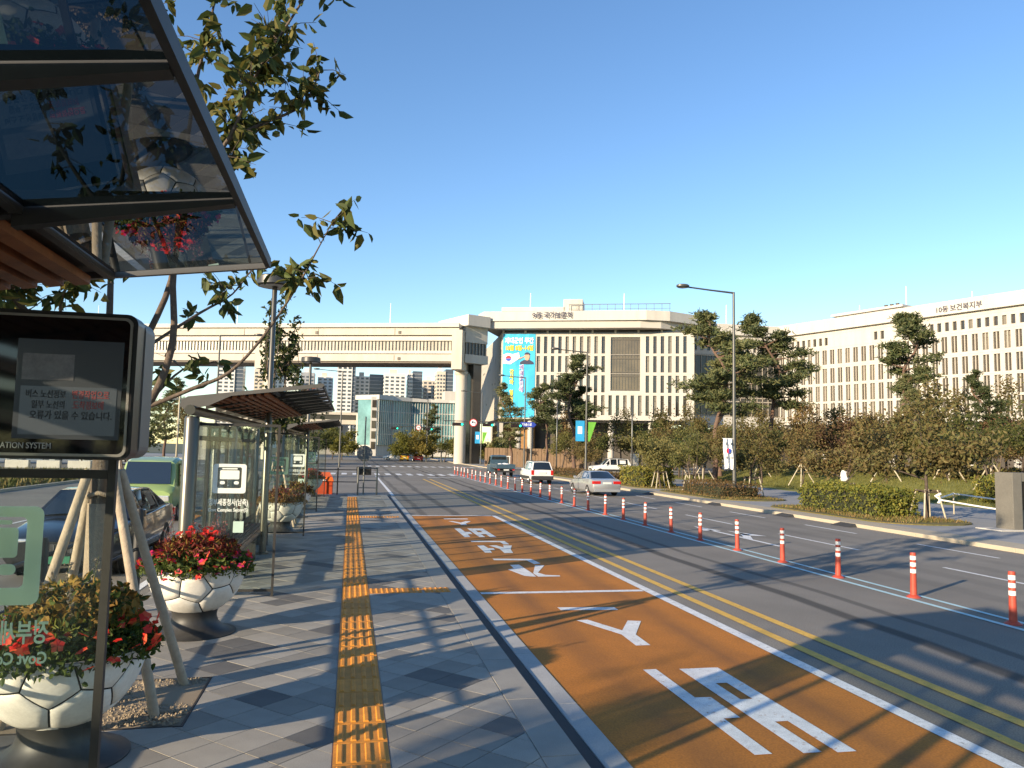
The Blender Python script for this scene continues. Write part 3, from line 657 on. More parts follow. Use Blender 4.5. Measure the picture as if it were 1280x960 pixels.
def bedding(k, x, y, label, style, rz=0):
    rng = np.random.RandomState(40+k); r = thing('bedding_plants', label, 'flowers', (x, y, S+ZR-.05), 0, 'bedding plants in the planters')
    def dome(n, rmin, rmax, z0, z1, edge=0.):
        rad = np.sqrt(rng.uniform(rmin**2, rmax**2, n)); a = rng.uniform(0, 2*math.pi, n)
        top = z0+(z1-z0)*(1-(rad/.78)**2); rad = rad*.92
        z = np.where(rng.uniform(size=n) < .5, top, rng.uniform(-.02, 1, n)*top) - edge*np.clip(rad-.62, 0, 1)
        return np.stack([x+rad*np.cos(a), y+rad*np.sin(a), S+ZR+z+rng.normal(size=n)*.02], 1)
    def put(nm, me): stuff(obj(nm, me, r))
    full_n = 1 if k < 2 else .45
    put('foliage', quads_mesh('foliage', leaf_quads(dome(int(4200*full_n),0,.80,.08,.20,.6), .058, .62, rng, .1), [lf_g, lf_d] if style != 'dry' else [lf_b, lf_c]))
    if style == 'red':
        C = dome(1900, 0, .52, .12, .50); C[:, 0] += .10; put('coleus', quads_mesh('coleus', leaf_quads(C, .07, .7, rng, .4), [lf_c, lf_c, lf_d]))
        C = dome(1200, .1, .6, .10, .34); put('fern_leaves', quads_mesh('fern_leaves', leaf_quads(C, .075, .3, rng, -.5), lf_g))
        put('blossoms', quads_mesh('blossoms', blossoms(dome(130,.40,.83,.14,.21,.5)+np.array([0,0,.035]), .05, fl_r, rng), [fl_r, fl_r, fl_o]))
        sp = 9
    elif style == 'pink':
        put('amaranth', quads_mesh('amaranth', leaf_quads(dome(1500,.0,.58,.14,.40), .075, .42, rng, -.3), [lf_m, lf_m, lf_c]))
        put('blossoms', quads_mesh('blossoms', blossoms(dome(110,.40,.84,.12,.22,.5)+np.array([0,0,.03]), .048, fl_p, rng), [fl_p, fl_r, fl_o]))
        C = dome(60,.0,.35,.3,.50); put('salvia_blossoms', quads_mesh('salvia_blossoms', blossoms(C, .04, fl_r, rng), fl_r))
        sp = 12
    else:
        put('dry_leaves', quads_mesh('dry_leaves', leaf_quads(dome(600,0,.7,.12,.35), .11, .5, rng, .2), [lf_b, lf_c, lf_m])); sp = 3
    bb = MB(); V = []
    for i in range(sp):
        a, rad, h = rng.uniform(0, 6.28), rng.uniform(.05,.5), rng.uniform(.45,.78)*(1 if k < 2 else .7); p = Vector((x+rad*math.cos(a), y+rad*math.sin(a), S+ZR)); q = p+Vector((rng.normal()*.08, rng.normal()*.08, h))
        bb.tube([p, p.lerp(q,.5)+Vector((.01,0,0)), q], [.005,.004,.002], 5)
        for j in range(46):
            t = rng.uniform(.5,1); V.append(tuple(p.lerp(q, t)+Vector((rng.normal()*.012, rng.normal()*.012, 0))))
    stuff(bb.build('stems', m_stem, r)); put('flower_spikes', quads_mesh('flower_spikes', leaf_quads(np.array(V), .035, .5, rng, -.1), [m_spike if style == 'red' else m_spike2]))
styles = ['red','pink','dry','dry','pink','red']
labs = ['scarlet impatiens and bronze coleus filling the near corner planter','pink, red and maroon flowers in the planter before the second shelter','withered brown plants in the planter just past the second shelter','dry reddish plants in the planter before the third shelter','low maroon plants in the planter at the platform end','red bedding plants in the planter behind the viewer']
for k, (sp, st, lb) in enumerate(zip(pl_spots, styles, labs)): bedding(k, sp[0], sp[1], lb, st)

# ------------------------------------------------------------------ post-top lamps with a disc head
m_disc = M('disc_lamp_head', (.07,.068,.065), rough=.4, var=.06, metal=.6)
m_lens = M('lamp_lens', (.5,.5,.48), rough=.3, var=0)
lp = thing('post_top_lamp', '', 'lamp')
MB().lathe([(.14,0),(.14,.04),(.085,.05),(.085,3.2),(.062,3.25),(.06,6.40),(.05,6.42)], 20).build('pole', m_pillar, lp, True, .6)
MB().lathe([(0,6.40),(.40,6.40),(.435,6.42),(.435,6.60),(.40,6.63),(.15,6.66),(0,6.66)], 36).build('disc_head', m_disc, lp, True, .6)
MB().lathe([(.08,6.395),(.36,6.395)], 32).build('lens', m_lens, lp)
for i, (y, lab) in enumerate(((19.2,'disc-headed post lamp rising behind the second shelter'),(36.5,'disc-headed post lamp farther down the platform, smaller of the two in view'),(1.85,'disc-headed post lamp beside the near shelter, out of view'))):
    if i == 0: lp.location = (-1.94, y, S); lp['label'] = lab; lp['group'] = 'disc-headed lamps'
    else: dup(lp, (-1.94, y, S), 0, lab, 'disc-headed lamps')

# ------------------------------------------------------------------ railing along the left edge of the platform
rail = thing('guard_railing', 'dark steel guard railing along the left edge of the platform behind the planters', 'railing', (-3.12, 4, S))
pm = MB().lathe([(.07,0),(.07,.02),(.062,.03),(.062,1.50),(.045,1.55),(.0,1.56)], 16).mesh('post', m_frame, True, .6)
y = 5.2
ys = []
while y < 40: 
    if not any(a-.1 < y < c+.1 for a, c in ((13.6-.5,23.4),(30.5,40.9))): ys.append(y)
    y += 1.9
for y in ys: obj('post', pm, rail, (0, y-4, 0))
for a, c in zip(ys[:-1], ys[1:]):
    if c-a < 2.2:
        for z in (.45, .95, 1.35): MB().tube([(-3.12,a+.06,z+S),(-3.12,c-.06,z+S)], .026, 8).build('rail', m_frame, rail, True)

# ------------------------------------------------------------------ end-of-platform things
bar_ = thing('pedestrian_barrier', 'grey steel hoop barrier across the far end of the platform', 'barrier', (.95, 42.3, S))
for x in (.47, 1.47): MB().cyl(x, 42.3, S, 1.55, .045, n=12).build('post', m_grey_metal, bar_, True, .6)
for z in (1.50, .85): MB().tube([(.515,42.3,z),(1.425,42.3,z)], .03, 10).build('rail', m_grey_metal, bar_, True, .6)
MB().tube([(.515,42.3,.45),(1.425,42.3,.45)], .02, 8).build('rail', m_grey_metal, bar_, True, .6)
sg = thing('round_sign', 'round traffic sign seen from its grey back on a slim pole by the hoop barrier', 'sign', (.78, 43.1, 0))
MB().cyl(.78, 43.1, 0, 4.3, .04, n=10).build('pole', m_grey_metal, sg, True, .6)
MB().tube([(.78,43.15,2.28),(.78,43.17,2.28)], .43, 32).build('sign_disc', M('sign_back_grey', (.14,.14,.135), rough=.55, var=.08), sg, False)
MB().prism([(.38,43.13),(1.18,43.13),(.98,43.17),(.58,43.17)], 1.10, 1.55).build('sign_plate', m_dark, sg)
MB().prism([(.62,43.05),(.94,43.05),(.94,43.09),(.62,43.09)], 1.9, 1.96).build('clamp', m_grey_metal, sg)
for i, (x, lab) in enumerate(((-.55,'low dark steel barrier rail left of the hoop barrier'),)):
    br = thing('side_barrier', lab, 'barrier', (x, 42.4, S))
    for px_ in (-1.9, -.6): MB().cyl(px_, 42.4, S, 1.5, .035, n=10).build('post', m_dark, br, True, .6)
    for z in (.75, 1.4): MB().tube([(-1.87,42.4,z),(.40,42.4,z)], .022, 8).build('rail', m_dark, br, True, .6)
m_obox = M('orange_plastic', (.62,.11,.012), rough=.45, var=.08, scale=3); m_obox2 = M('orange_plastic_dark', (.40,.05,.01), rough=.5, var=.1, scale=3)
sb = thing('sand_box', 'orange plastic sand box with sloped lid at the far end of the platform', 'sand box', (-1.3, 43.2, 0))
MB().bbox(-1.78,-.86,42.9,43.7,.0,.75,.03).build('bin', m_obox2, sb)
bb = MB(); bb.add([(-1.82,42.86,.75),(-.82,42.86,.75),(-.82,43.74,.75),(-1.82,43.74,.75),(-1.75,42.92,.98),(-.89,42.92,.98),(-1.05,43.6,1.22),(-1.6,43.6,1.22)], [(0,1,5,4),(4,5,6,7),(1,2,6,5),(2,3,7,6),(3,0,4,7),(0,3,2,1)]); bb.build('lid', m_obox, sb)
MB().box(-1.45,-1.2,42.852,42.86,.78,.86).build('label_plate', m_white, sb)
m_cone = M('cone_red', (.55,.03,.02), rough=.5, var=.1)
def cone(x, y, lab):
    c = thing('traffic_cone', lab, 'traffic cone', (x, y, 0), 0, 'red cones by the sand box')
    MB().bbox(x-.22,x+.22,y-.22,y+.22,0,.05,.02).build('base', m_cone, c); MB().lathe([(.17,.05),(.13,.33)], 16, x, y).build('cone_body', m_cone, c, True); MB().lathe([(.131,.33),(.09,.58)], 16, x, y).build('white_band', m_white, c, True); MB().lathe([(.091,.58),(.04,.9),(.0,.92)], 16, x, y).build('cone_tip', m_cone, c, True, .6)
cone(-2.3, 43.3, 'red and white traffic cone just left of the orange sand box'); cone(-2.75, 42.9, 'leftmost red traffic cone near the orange sand box')
cone(-1.15, 44.6, 'red traffic cone standing behind the orange sand box')
# ------------------------------------------------------------------ trees
m_bark = M('bark_grey_brown', (.105,.078,.058), rough=.9, var=.3, scale=12, bump=.6, bscale=40)
m_bark_d = M('bark_dark', (.075,.055,.042), rough=.9, var=.3, scale=12, bump=.6, bscale=30)
m_bark_r = M('bark_pine_red', (.19,.095,.055), rough=.9, var=.35, scale=5, col2=(.12,.09,.075), bump=.6, bscale=20)
m_wrap = M('burlap_wrap', (.30,.235,.165), rough=.95, var=.15, scale=30, bump=.6, bscale=70)
lf_t1 = [col_leaf('platform_tree_leaf', (.045,.072,.018), (.075,.10,.025), .28), col_leaf('platform_tree_leaf_yellow', (.11,.11,.024), (.16,.14,.03), .35), col_leaf('platform_tree_leaf_dark', (.035,.055,.014), (.06,.08,.02), .35)]
def polyline(pts, n):
    """smooth resampling of a polyline"""
    P = [Vector(p) for p in pts]; out = []
    for i in range(len(P)-1):
        p0, p1, p2, p3 = P[max(i-1,0)], P[i], P[i+1], P[min(i+2,len(P)-1)]
        for k in range(n):
            t = k/n; out.append(.5*((2*p1)+(p2-p0)*t+(2*p0-5*p1+4*p2-p3)*t*t+(3*p1-p0-3*p2+p3)*t**3))
    return out+[P[-1]]
def platform_tree():
    rng = random.Random(5); nr = np.random.RandomState(5)
    r = thing('street_tree', '', 'tree')
    tr = MB(); C = []; TW = MB()
    base = polyline([(0,0,0),(-.02,0,.9),(-.03,0,1.8),(-.03,0,2.55)], 3); tr.tube(base, [.115-.02*i/len(base) for i in range(len(base))], 12)
    limbs = [  # points, start radius, leaf range, leaves per metre
     ([(-.03,0,2.5),(.40,-.05,3.01),(.58,-.1,3.62),(.56,-.15,4.36),(.70,-.15,5.22),(1.04,-.25,5.73),(1.30,-.35,6.42),(1.62,-.45,7.0),(1.98,-.45,7.7)], .046, (.48,1), 125),
     ([(-.03,0,2.5),(.22,.15,3.52),(.45,.25,4.31),(.50,.25,5.3),(.60,.15,6.4),(.72,.15,7.2),(.85,.1,8.2)], .042, (.45,1), 75),
     ([(-.03,0,2.5),(-.4,-.05,3.3),(-.9,-.25,4.0),(-1.4,-.4,4.6),(-1.8,-.5,5.4)], .05, (.2,1), 140),
     ([(-.03,0,2.5),(-.1,.15,3.7),(-.2,.45,4.9),(-.1,.55,6.4),(0,.5,7.9)], .045, (.4,1), 90),
     ([(.30,-.02,2.9),(.8,-.15,3.12),(1.16,-.2,3.30),(1.48,-.28,3.67),(1.80,-.35,4.2),(1.98,-.45,4.55),(2.14,-.45,4.9)], .024, (.66,1), 125),
     ([(1.04,-.25,5.73),(1.36,-.1,6.0),(1.75,0,6.3),(1.92,.05,6.75)], .025, (.15,1), 130),
     ([(.70,-.15,5.22),(.95,.2,5.9),(1.2,.35,6.7),(1.45,.3,7.5)], .03, (.2,1), 105),
     ([(.56,-.15,4.36),(.36,-.4,4.9),(.2,-.55,5.6),(.15,-.5,6.3)], .025, (.3,1), 60),
     ([(-.9,-.25,4.0),(-.5,-.7,4.35),(-.1,-.9,4.5),(.3,-1.,4.55)], .025, (.1,1), 110),
     ([(-.4,-.05,3.3),(-.9,.3,3.7),(-1.5,.5,4.0),(-2.1,.4,4.3)], .03, (.15,1), 130),
     ([(.40,-.05,3.01),(.62,.25,3.35),(.95,.3,3.45)], .018, (.2,1), 55),
     ([(.22,.15,3.52),(.7,.5,4.0),(1.0,.8,4.3),(1.2,1.0,4.7)], .02, (.3,1), 70),
     ([(-.2,.45,4.9),(-.8,.6,5.7),(-1.2,.6,6.5)], .03, (.2,1), 50),
     ([(-.4,-.05,3.3),(-.35,-.5,3.85),(-.1,-.8,4.12),(.25,-.95,4.22)], .02, (.2,1), 120), ([(-.9,-.25,4.0),(-1.2,-.8,4.15),(-1.0,-1.2,4.2)], .02, (.1,1), 130),
    ]
    for pts, r0, (a, z), dens in limbs:
        pl = polyline(pts, 4); n = len(pl); tr.tube(pl, [max(r0*(1-.85*i/n), .006) for i in range(n)], 8)
        ln = sum((pl[i+1]-pl[i]).length for i in range(n-1)); cnt = int(ln*(z-a)*dens/6)
        for _ in range(cnt):
            t = rng.uniform(a, z)*(n-1); i = min(int(t), n-2); p = pl[i].lerp(pl[i+1], t-i)
            d = Vector((rng.gauss(0,1), rng.gauss(0,1), rng.gauss(.35,.7))).normalized(); l = rng.uniform(.15,.46); q = p+d*l
            TW.tube([p, p.lerp(q,.5)+Vector((0,0,.03)), q], [.006,.004,.002], 4, cap=False)
            for j in range(rng.randint(5,9)):
                s = rng.uniform(.25,1.05); w = p.lerp(q, s); C.append((w.x+rng.gauss(0,.022), w.y+rng.gauss(0,.022), w.z+rng.gauss(0,.02)))
    tr.build('trunk', m_bark, r, True, .9); stuff(TW.build('twigs', m_bark_d, r, True))
    stuff(obj('crown', quads_mesh('crown', leaf_quads(np.array(C), .155, .54, nr, .6), lf_t1), r))
    MB().tube([(0,0,.25),(-.02,0,.9),(-.03,0,1.95)], [.128,.122,.118], 14).build('burlap_wrap', m_wrap, r, True)
    return r
pt = platform_tree(); pt.location = (-2.40, 8.45, S); tag(pt, 'leafy street tree with burlap-wrapped trunk behind the information screen, branches reaching over the lamp', 'tree', 'platform trees')
dup(pt, (-2.25, 25.8, S), 1.7, 'young street tree just beyond the second shelter, behind the disc lamp', 'platform trees', (.9,.9,.92))
dup(pt, (-2.25, 41.4, S), 3.9, 'young street tree at the far end of the platform beyond the third shelter', 'platform trees', (.75,.75,.68))
dup(pt, (-2.25, -8.9, S), 4.6, 'street tree on the platform behind the viewer', 'platform trees', .95)
m_pole = M('timber_stake', (.36,.29,.21), rough=.85, var=.2, scale=10, bump=.3, bscale=50)
def stakes(x, y, h, feet, label, r=.04, z0=S):
    t = thing('tree_support', label, 'tree stakes', (x, y, z0), 0, 'timber supports round the platform trees')
    for fx, fy, tx, ty in feet:
        d = Vector((tx-fx, ty-fy, h)); p = Vector((x+fx, y+fy, z0-.02)); q = Vector((x+tx, y+ty, z0+h))
        MB().tube([p, p.lerp(q,.5), q], [r, r*.97, r*.93], 12).build('pole', m_pole, t, True, .7)
    MB().tube([(x+.13*math.cos(a), y+.13*math.sin(a), z0+h-.24+.02*math.sin(3*a)) for a in [i*math.pi/6 for i in range(13)]], .022, 8).build('rope_binding', m_wrap, t, True)
    return t
stakes(-2.42, 8.45, 2.28, [(.72,-.48,.12,-.08),(.78,.55,.13,.10),(-.55,-.62,-.10,-.12),(-.55,.6,-.12,.10)], 'four tan timber stakes propping the nearest platform tree', .048)
stakes(-2.25, 25.8, 2.0, [(.62,-.55,.12,-.1),(.62,.55,.12,.1),(-.62,-.55,-.12,-.1),(-.62,.55,-.12,.1)], 'timber stakes propping the tree beyond the second shelter')
stakes(-2.25, 41.4, 1.6, [(.5,-.5,.1,-.1),(.5,.5,.1,.1),(-.5,-.5,-.1,-.1),(-.5,.5,-.1,.1)], 'timber stakes propping the tree at the platform end')

def broadleaf(name, seed, h, trunk_h, cr, nleaf, leaf, mats, bark=m_bark_d, tr_r=.07, multi=1, flat=.8):
    rng = random.Random(seed); nr = np.random.RandomState(seed); r = thing(name, '', 'tree'); tr = MB(); tips = []
    for m_ in range(multi):
        a0 = 6.28*m_/multi; off = Vector((math.cos(a0), math.sin(a0), 0))*(0 if multi == 1 else .12)
        top = Vector((rng.gauss(0,.12), rng.gauss(0,.12), trunk_h)) + off*(1 if multi == 1 else cr*2.2)
        tr.tube(polyline([off, off.lerp(top,.5)+Vector((rng.gauss(0,.05),rng.gauss(0,.05),0)), top], 3), [tr_r*(1-.05*i) for i in range(7)], 8)
        for k in range(7 if multi == 1 else 4):
            a = rng.uniform(0, 6.28); e = rng.uniform(.25, 1.25); ln = (h-trunk_h)*rng.uniform(.55,.95) if e > .8 else cr*rng.uniform(.6,1.)
            d = Vector((math.cos(a)*math.cos(e), math.sin(a)*math.cos(e), math.sin(e))); p = top+Vector((0,0,-trunk_h*rng.uniform(0,.25))); q = p+d*ln
            pl = polyline([p, p.lerp(q,.5)+Vector((rng.gauss(0,.1),rng.gauss(0,.1),.1)), q], 3); tr.tube(pl, [tr_r*.5*(1-.12*i) for i in range(7)], 6)
            for j in range(6):
                t = rng.uniform(.35,1); i = min(int(t*6), 5); s = pl[i].lerp(pl[i+1], t*6-i); d2 = (d+Vector((rng.gauss(0,.8),rng.gauss(0,.8),rng.gauss(.1,.5)))).normalized(); e2 = s+d2*cr*rng.uniform(.25,.55)
                tr.tube([s, s.lerp(e2,.5)+Vector((0,0,.04)), e2], [tr_r*.2, tr_r*.13, tr_r*.06], 4, cap=False); tips += [(s.lerp(e2, u), .16+.22*u) for u in (.45,.75,1)]
    C = []
    for i in range(nleaf):
        p, sp = tips[rng.randrange(len(tips))]; sp *= cr*.42; C.append((p.x+rng.gauss(0,sp), p.y+rng.gauss(0,sp), p.z+rng.gauss(0,sp*flat)))
    tr.build('trunk', bark, r, True, .9)
    stuff(obj('crown', quads_mesh('crown', leaf_quads(np.array(C), leaf, .6, nr, .2), mats), r)); return r
def pine(seed, h, bare=.45, spread=1.9, n=4200):
    rng = random.Random(seed); nr = np.random.RandomState(seed); r = thing('pine_tree', '', 'tree'); tr = MB(); TP = []; 
    bend = [Vector((rng.gauss(0,.012)*h*i, rng.gauss(0,.012)*h*i, h*i/6)) for i in range(7)]; bend[0] = Vector((0,0,0)); pl = polyline(bend, 3); m_ = len(pl)
    tr.tube(pl, [h*.017*(1-.88*i/m_)+.012 for i in range(m_)], 10)
    z = bare
    while z < .99:
        t = z*(m_-1); i = min(int(t), m_-2); p = pl[i].lerp(pl[i+1], t-i)
        k = (1-z)/(1-bare); ln = spread*(.30+.70*math.sin(min(1,k*1.15)*math.pi*.62))*rng.uniform(.65,1.15); a = rng.uniform(0,6.28)
        e = rng.uniform(-.12,.35)+(1-k)*.5; d = Vector((math.cos(a)*math.cos(e), math.sin(a)*math.cos(e), math.sin(e))); q = p+d*ln
        bp = polyline([p, p.lerp(q,.5)+Vector((0,0,-.06*ln)), q+Vector((0,0,.05*ln))], 3); tr.tube(bp, [h*.006*(1-.13*j) for j in range(7)], 5)
        for u in (.5,.72,.9,1.02):
            for w in range(2):
                c = p.lerp(q, u)+Vector((rng.gauss(0,.14*ln), rng.gauss(0,.14*ln), rng.gauss(.05,.04*ln))); TP.append((c, .16+.07*ln))
        z += rng.uniform(.012,.032)
    Q = []
    for i in range(n):
        c, s = TP[rng.randrange(len(TP))]; p = Vector((c.x+rng.gauss(0,s), c.y+rng.gauss(0,s), c.z+rng.gauss(0,s*.42)))
        for j in range(3):
            d = Vector((rng.gauss(0,1), rng.gauss(0,1), rng.gauss(.5,.6))).normalized(); b2 = d.orthogonal().normalized(); b2.rotate(Matrix.Rotation(rng.uniform(0,6.28),3,d)); l = h*rng.uniform(.018,.03); w = l*.16
            Q.append([p-b2*w, p+b2*w, p+d*l+b2*w*.4, p+d*l-b2*w*.4])
    tr.build('trunk', m_bark_r, r, True, .9)
    stuff(obj('crown', quads_mesh('crown', np.array([[tuple(v) for v in q] for q in Q]), needle), r)); return r
needle = [col_leaf('pine_needle', (.075,.10,.042), (.11,.135,.055), .3, .8), col_leaf('pine_needle_lit', (.13,.14,.055), (.18,.18,.075), .3, .8)]  # brighter needle colour, mixed in at random, stands in for sunlit needles
lf_olive = [col_leaf('leaf_olive', (.16,.155,.042), (.23,.21,.065), .45), col_leaf('leaf_olive_dark', (.09,.105,.035), (.14,.145,.05), .4)]
lf_brown = [col_leaf('leaf_rust', (.20,.145,.055), (.28,.21,.085), .45), col_leaf('leaf_brown_olive', (.15,.14,.05), (.21,.19,.07), .4), col_leaf('leaf_bronze', (.15,.10,.045), (.23,.155,.065), .4)]
lf_red = [col_leaf('leaf_dark_red', (.095,.045,.035), (.15,.075,.05), .3), lf_brown[2]]
lf_gold = [col_leaf('leaf_gold_green', (.22,.18,.035), (.32,.25,.05), .45), lf_olive[0]]
lf_green = [col_leaf('leaf_mid_green', (.075,.105,.03), (.12,.15,.042), .4), lf_olive[1]]
def park(o): o.location = (0, -300, -60); return o
protos = {}
def place(kind, loc, label, cat='tree', group=None, scale=1, rz=None, pr=random.Random(3)):
    src = protos[kind]; o = src if not src.get('used') else None
    rz = pr.uniform(0, 6.28) if rz is None else rz
    if o is None: o = dup(src, loc, rz, label, group, scale, cat); del o['used']
    else:
        o['used'] = 1; o.location = loc; o.rotation_euler.z = rz; o.scale = (scale,)*3 if not isinstance(scale, tuple) else scale; tag(o, label, cat, group)
    return o
protos['brown'] = broadleaf('zelkova_tree', 21, 5.0, 1.7, 1.75, 4600, .15, lf_brown, multi=1)
protos['brown2'] = broadleaf('zelkova_tree', 22, 5.6, 1.9, 1.9, 4200, .16, lf_brown, multi=1)
protos['olive'] = broadleaf('ornamental_tree', 23, 4.8, 1.4, 1.8, 5000, .15, lf_olive, multi=1)
protos['multi'] = broadleaf('multi_stem_tree', 24, 5.0, 2.0, 1.2, 3000, .14, lf_olive, bark=m_bark, tr_r=.05, multi=4)
protos['red'] = broadleaf('maple_tree', 25, 4.5, 1.3, 1.8, 4400, .155, lf_red, multi=1)
protos['gold'] = broadleaf('small_tree', 26, 4.0, 1.1, 1.7, 3200, .22, lf_gold, multi=1)
protos['green'] = broadleaf('small_tree', 27, 4.2, 1.2, 1.7, 3400, .18, lf_green, multi=1)
protos['pine'] = pine(31, 12, .44, 2.5, 4200)
protos['pine2'] = pine(32, 12, .48, 2.1, 3200)
protos['pine3'] = pine(33, 12, .3, 2.0, 3200)
# ------------------------------------------------------------------ buildings
m_stone = M('facade_warm_white', (.45,.42,.37), rough=.8, var=.10, scale=.8, fine=.03, fscale=6, stretch=(1,1,.12))
m_stone2 = M('facade_side_panel', (.42,.38,.318), rough=.85, var=.10, scale=.6, stretch=(1,1,.15))
m_fasc = M('roof_fascia_white', (.47,.445,.40), rough=.7, var=.08, scale=.8, stretch=(1,1,.15))
m_fasc_g = M('fascia_grey', (.42,.39,.35), rough=.8, var=.05, scale=.3)
m_wglass = M('window_glass_bronze', (.046,.037,.028), rough=.12, var=.4, scale=.6, spec=.7)
m_wglass2 = M('window_glass_blind', (.17,.15,.12), rough=.3, var=.3, scale=.5, spec=.6); m_wglass3 = M('window_glass_darker', (.03,.027,.022), rough=.08, var=.3, scale=.6, spec=.8)
m_wframe = M('window_frame_dark', (.09,.08,.065), rough=.5, var=.1)
m_wfin = M('window_mullion_light', (.33,.29,.235), rough=.6, var=.05)
m_cw = M('curtain_wall_bronze', (.11,.085,.05), rough=.15, var=.3, scale=.4, spec=.7)
m_cw_d = M('curtain_wall_dark', (.045,.042,.038), rough=.15, var=.3, scale=.3, spec=.6)
m_ink = M('sign_lettering_dark_blue', (.02,.02,.05), rough=.6, var=0)
class Frame:
    """vertical plane through p0-p1; u along, v height, w outwards (towards the viewer's side)"""
    def __init__(s, p0, p1, flip=1):
        s.o = Vector((*p0, 0)); s.u = (Vector((*p1, 0))-s.o); s.len = s.u.length; s.u.normalize(); s.w = Vector((s.u.y, -s.u.x, 0))*flip
    def P(s, u, v, w=0): return s.o+s.u*u+Vector((0,0,v))+s.w*w
    def box(s, b, u0, u1, v0, v1, w0, w1, mi=0):
        b.add([s.P(*q) for q in ((u0,v0,w0),(u1,v0,w0),(u1,v0,w1),(u0,v0,w1),(u0,v1,w0),(u1,v1,w0),(u1,v1,w1),(u0,v1,w1))],
              [(0,3,2,1),(4,5,6,7),(0,1,5,4),(1,2,6,5),(2,3,7,6),(3,0,4,7)], mi); return b
    def mat(s, u, v, w): 
        p = s.P(u, v, w); return Matrix(((s.u.x, -s.w.x, 0, p.x), (s.u.y, -s.w.y, 0, p.y), (0, 0, 1, p.z), (0,0,0,1)))
def facade(fr, u0, u1, v0, v1, openings, depth=.35, mi=0):
    us = sorted(set([u0,u1]+[round(q,3) for o in openings for q in o[:2]])); vs_ = sorted(set([v0,v1]+[round(q,3) for o in openings for q in o[2:]]))
    b = MB()
    for j in range(len(vs_)-1):
        for i in range(len(us)-1):
            cu, cv = (us[i]+us[i+1])/2, (vs_[j]+vs_[j+1])/2
            if any(o[0] < cu < o[1] and o[2] < cv < o[3] for o in openings): continue
            b.add([fr.P(us[i],vs_[j]), fr.P(us[i+1],vs_[j]), fr.P(us[i+1],vs_[j+1]), fr.P(us[i],vs_[j+1])], [(0,1,2,3)])
    for o in openings:
        q = [(o[0],o[2]),(o[1],o[2]),(o[1],o[3]),(o[0],o[3])]
        b.add([fr.P(u,v) for u, v in q]+[fr.P(u,v,-depth) for u, v in q], [(i,4+i,4+(i+1)%4,(i+1)%4) for i in range(4)])
    # back sheet closes the volume
    b.add([fr.P(u0,v0,-depth-.3), fr.P(u1,v0,-depth-.3), fr.P(u1,v1,-depth-.3), fr.P(u0,v1,-depth-.3), fr.P(u0,v0), fr.P(u1,v0), fr.P(u1,v1), fr.P(u0,v1)], [(3,2,1,0),(4,0,1,5),(6,2,3,7),(5,1,2,6),(7,3,0,4)])
    return b
def win_mesh(name, w, h, split=0, rails=(), fin=.0):
    b = MB(); f = .05
    b.box(-w/2, w/2, .02, .05, 0, h, 0)
    for x0, x1 in ((-w/2,-w/2+f),(w/2-f,w/2)): b.box(x0, x1, -.03, .018, 0, h, 1)
    b.box(-w/2+f, w/2-f, -.03, .018, 0, f, 1); b.box(-w/2+f, w/2-f, -.03, .018, h-f, h, 1)
    for z in rails: b.box(-w/2+f, w/2-f, -.03, .018, z-.03, z+.03, 1)
    if split: b.box(-split/2, split/2, -.25, .018, f, h-f, 2)
    return [b.mesh(name, [g_, m_wframe, m_wfin]) for g_ in (m_wglass, m_wglass, m_wglass2, m_wglass, m_wglass3)]
wrng = random.Random(4)
def winput(root, me, fr, u, v, depth=.30, name='window'):
    me = wrng.choice(me)
    o = bpy.data.objects.new(name, me); COL.objects.link(o); o.parent = root; o.matrix_parent_inverse = Matrix.Translation(-root.location); o.matrix_basis = fr.mat(u, v, -depth); return o
# --- building with the blue banner
F9 = Frame((26,134.5), (57.5,122.5)); b9 = thing('office_building', 'cream government office block with a tall blue banner and bronze glass bay', 'building', (26,134.5,0))
rows = [(19.85,22.9),(16.55,19.4),(13.0,16.0),(9.0,12.5)]
cols = [6.6+1.277*i for i in range(21)]
op = []; wl = []
for u in cols:
    for (v0, v1) in rows:
        if 18.6 < u < 25.2 and v0 > 12.9: continue
        op.append((u-.30, u+.30, v0, v1)); wl.append((u, v0, v1))
op.append((19.39, 24.49, 13.3, 22.75))
facade(F9, -.1, F9.len, 8.15, 23.5, op).build('front_wall', m_stone, b9)
for v in (12.74,16.28,19.62): F9.box(bb := MB(), 6.1, F9.len-.1, v-.03, v+.03, .004, .02); bb.build('panel_joint', m_fasc_g, b9)
wm = {}
for u, v0, v1 in wl:
    h = round(v1-v0, 2)
    if h not in wm: wm[h] = win_mesh('window', .60, h, 0, (h*.72,))
    winput(b9, wm[h], F9, u, v0)
# bronze bay
bb = MB(); F9.box(bb, 19.39, 24.49, 13.3, 22.75, -.6, -.36); bay = bb.build('glass_bay', m_cw, b9)
for u in [19.39+.51*i for i in range(11)]: F9.box(bb := MB(), u-.03, u+.03, 13.3, 22.75, -.36, -.28); bb.build('mullion', m_wframe, bay)
for v in (13.45, 15.9, 16.6, 19.0, 19.7, 22.4): F9.box(bb := MB(), 19.4, 24.48, v-.09, v+.09, -.275, -.22); bb.build('transom', m_wframe, bay)
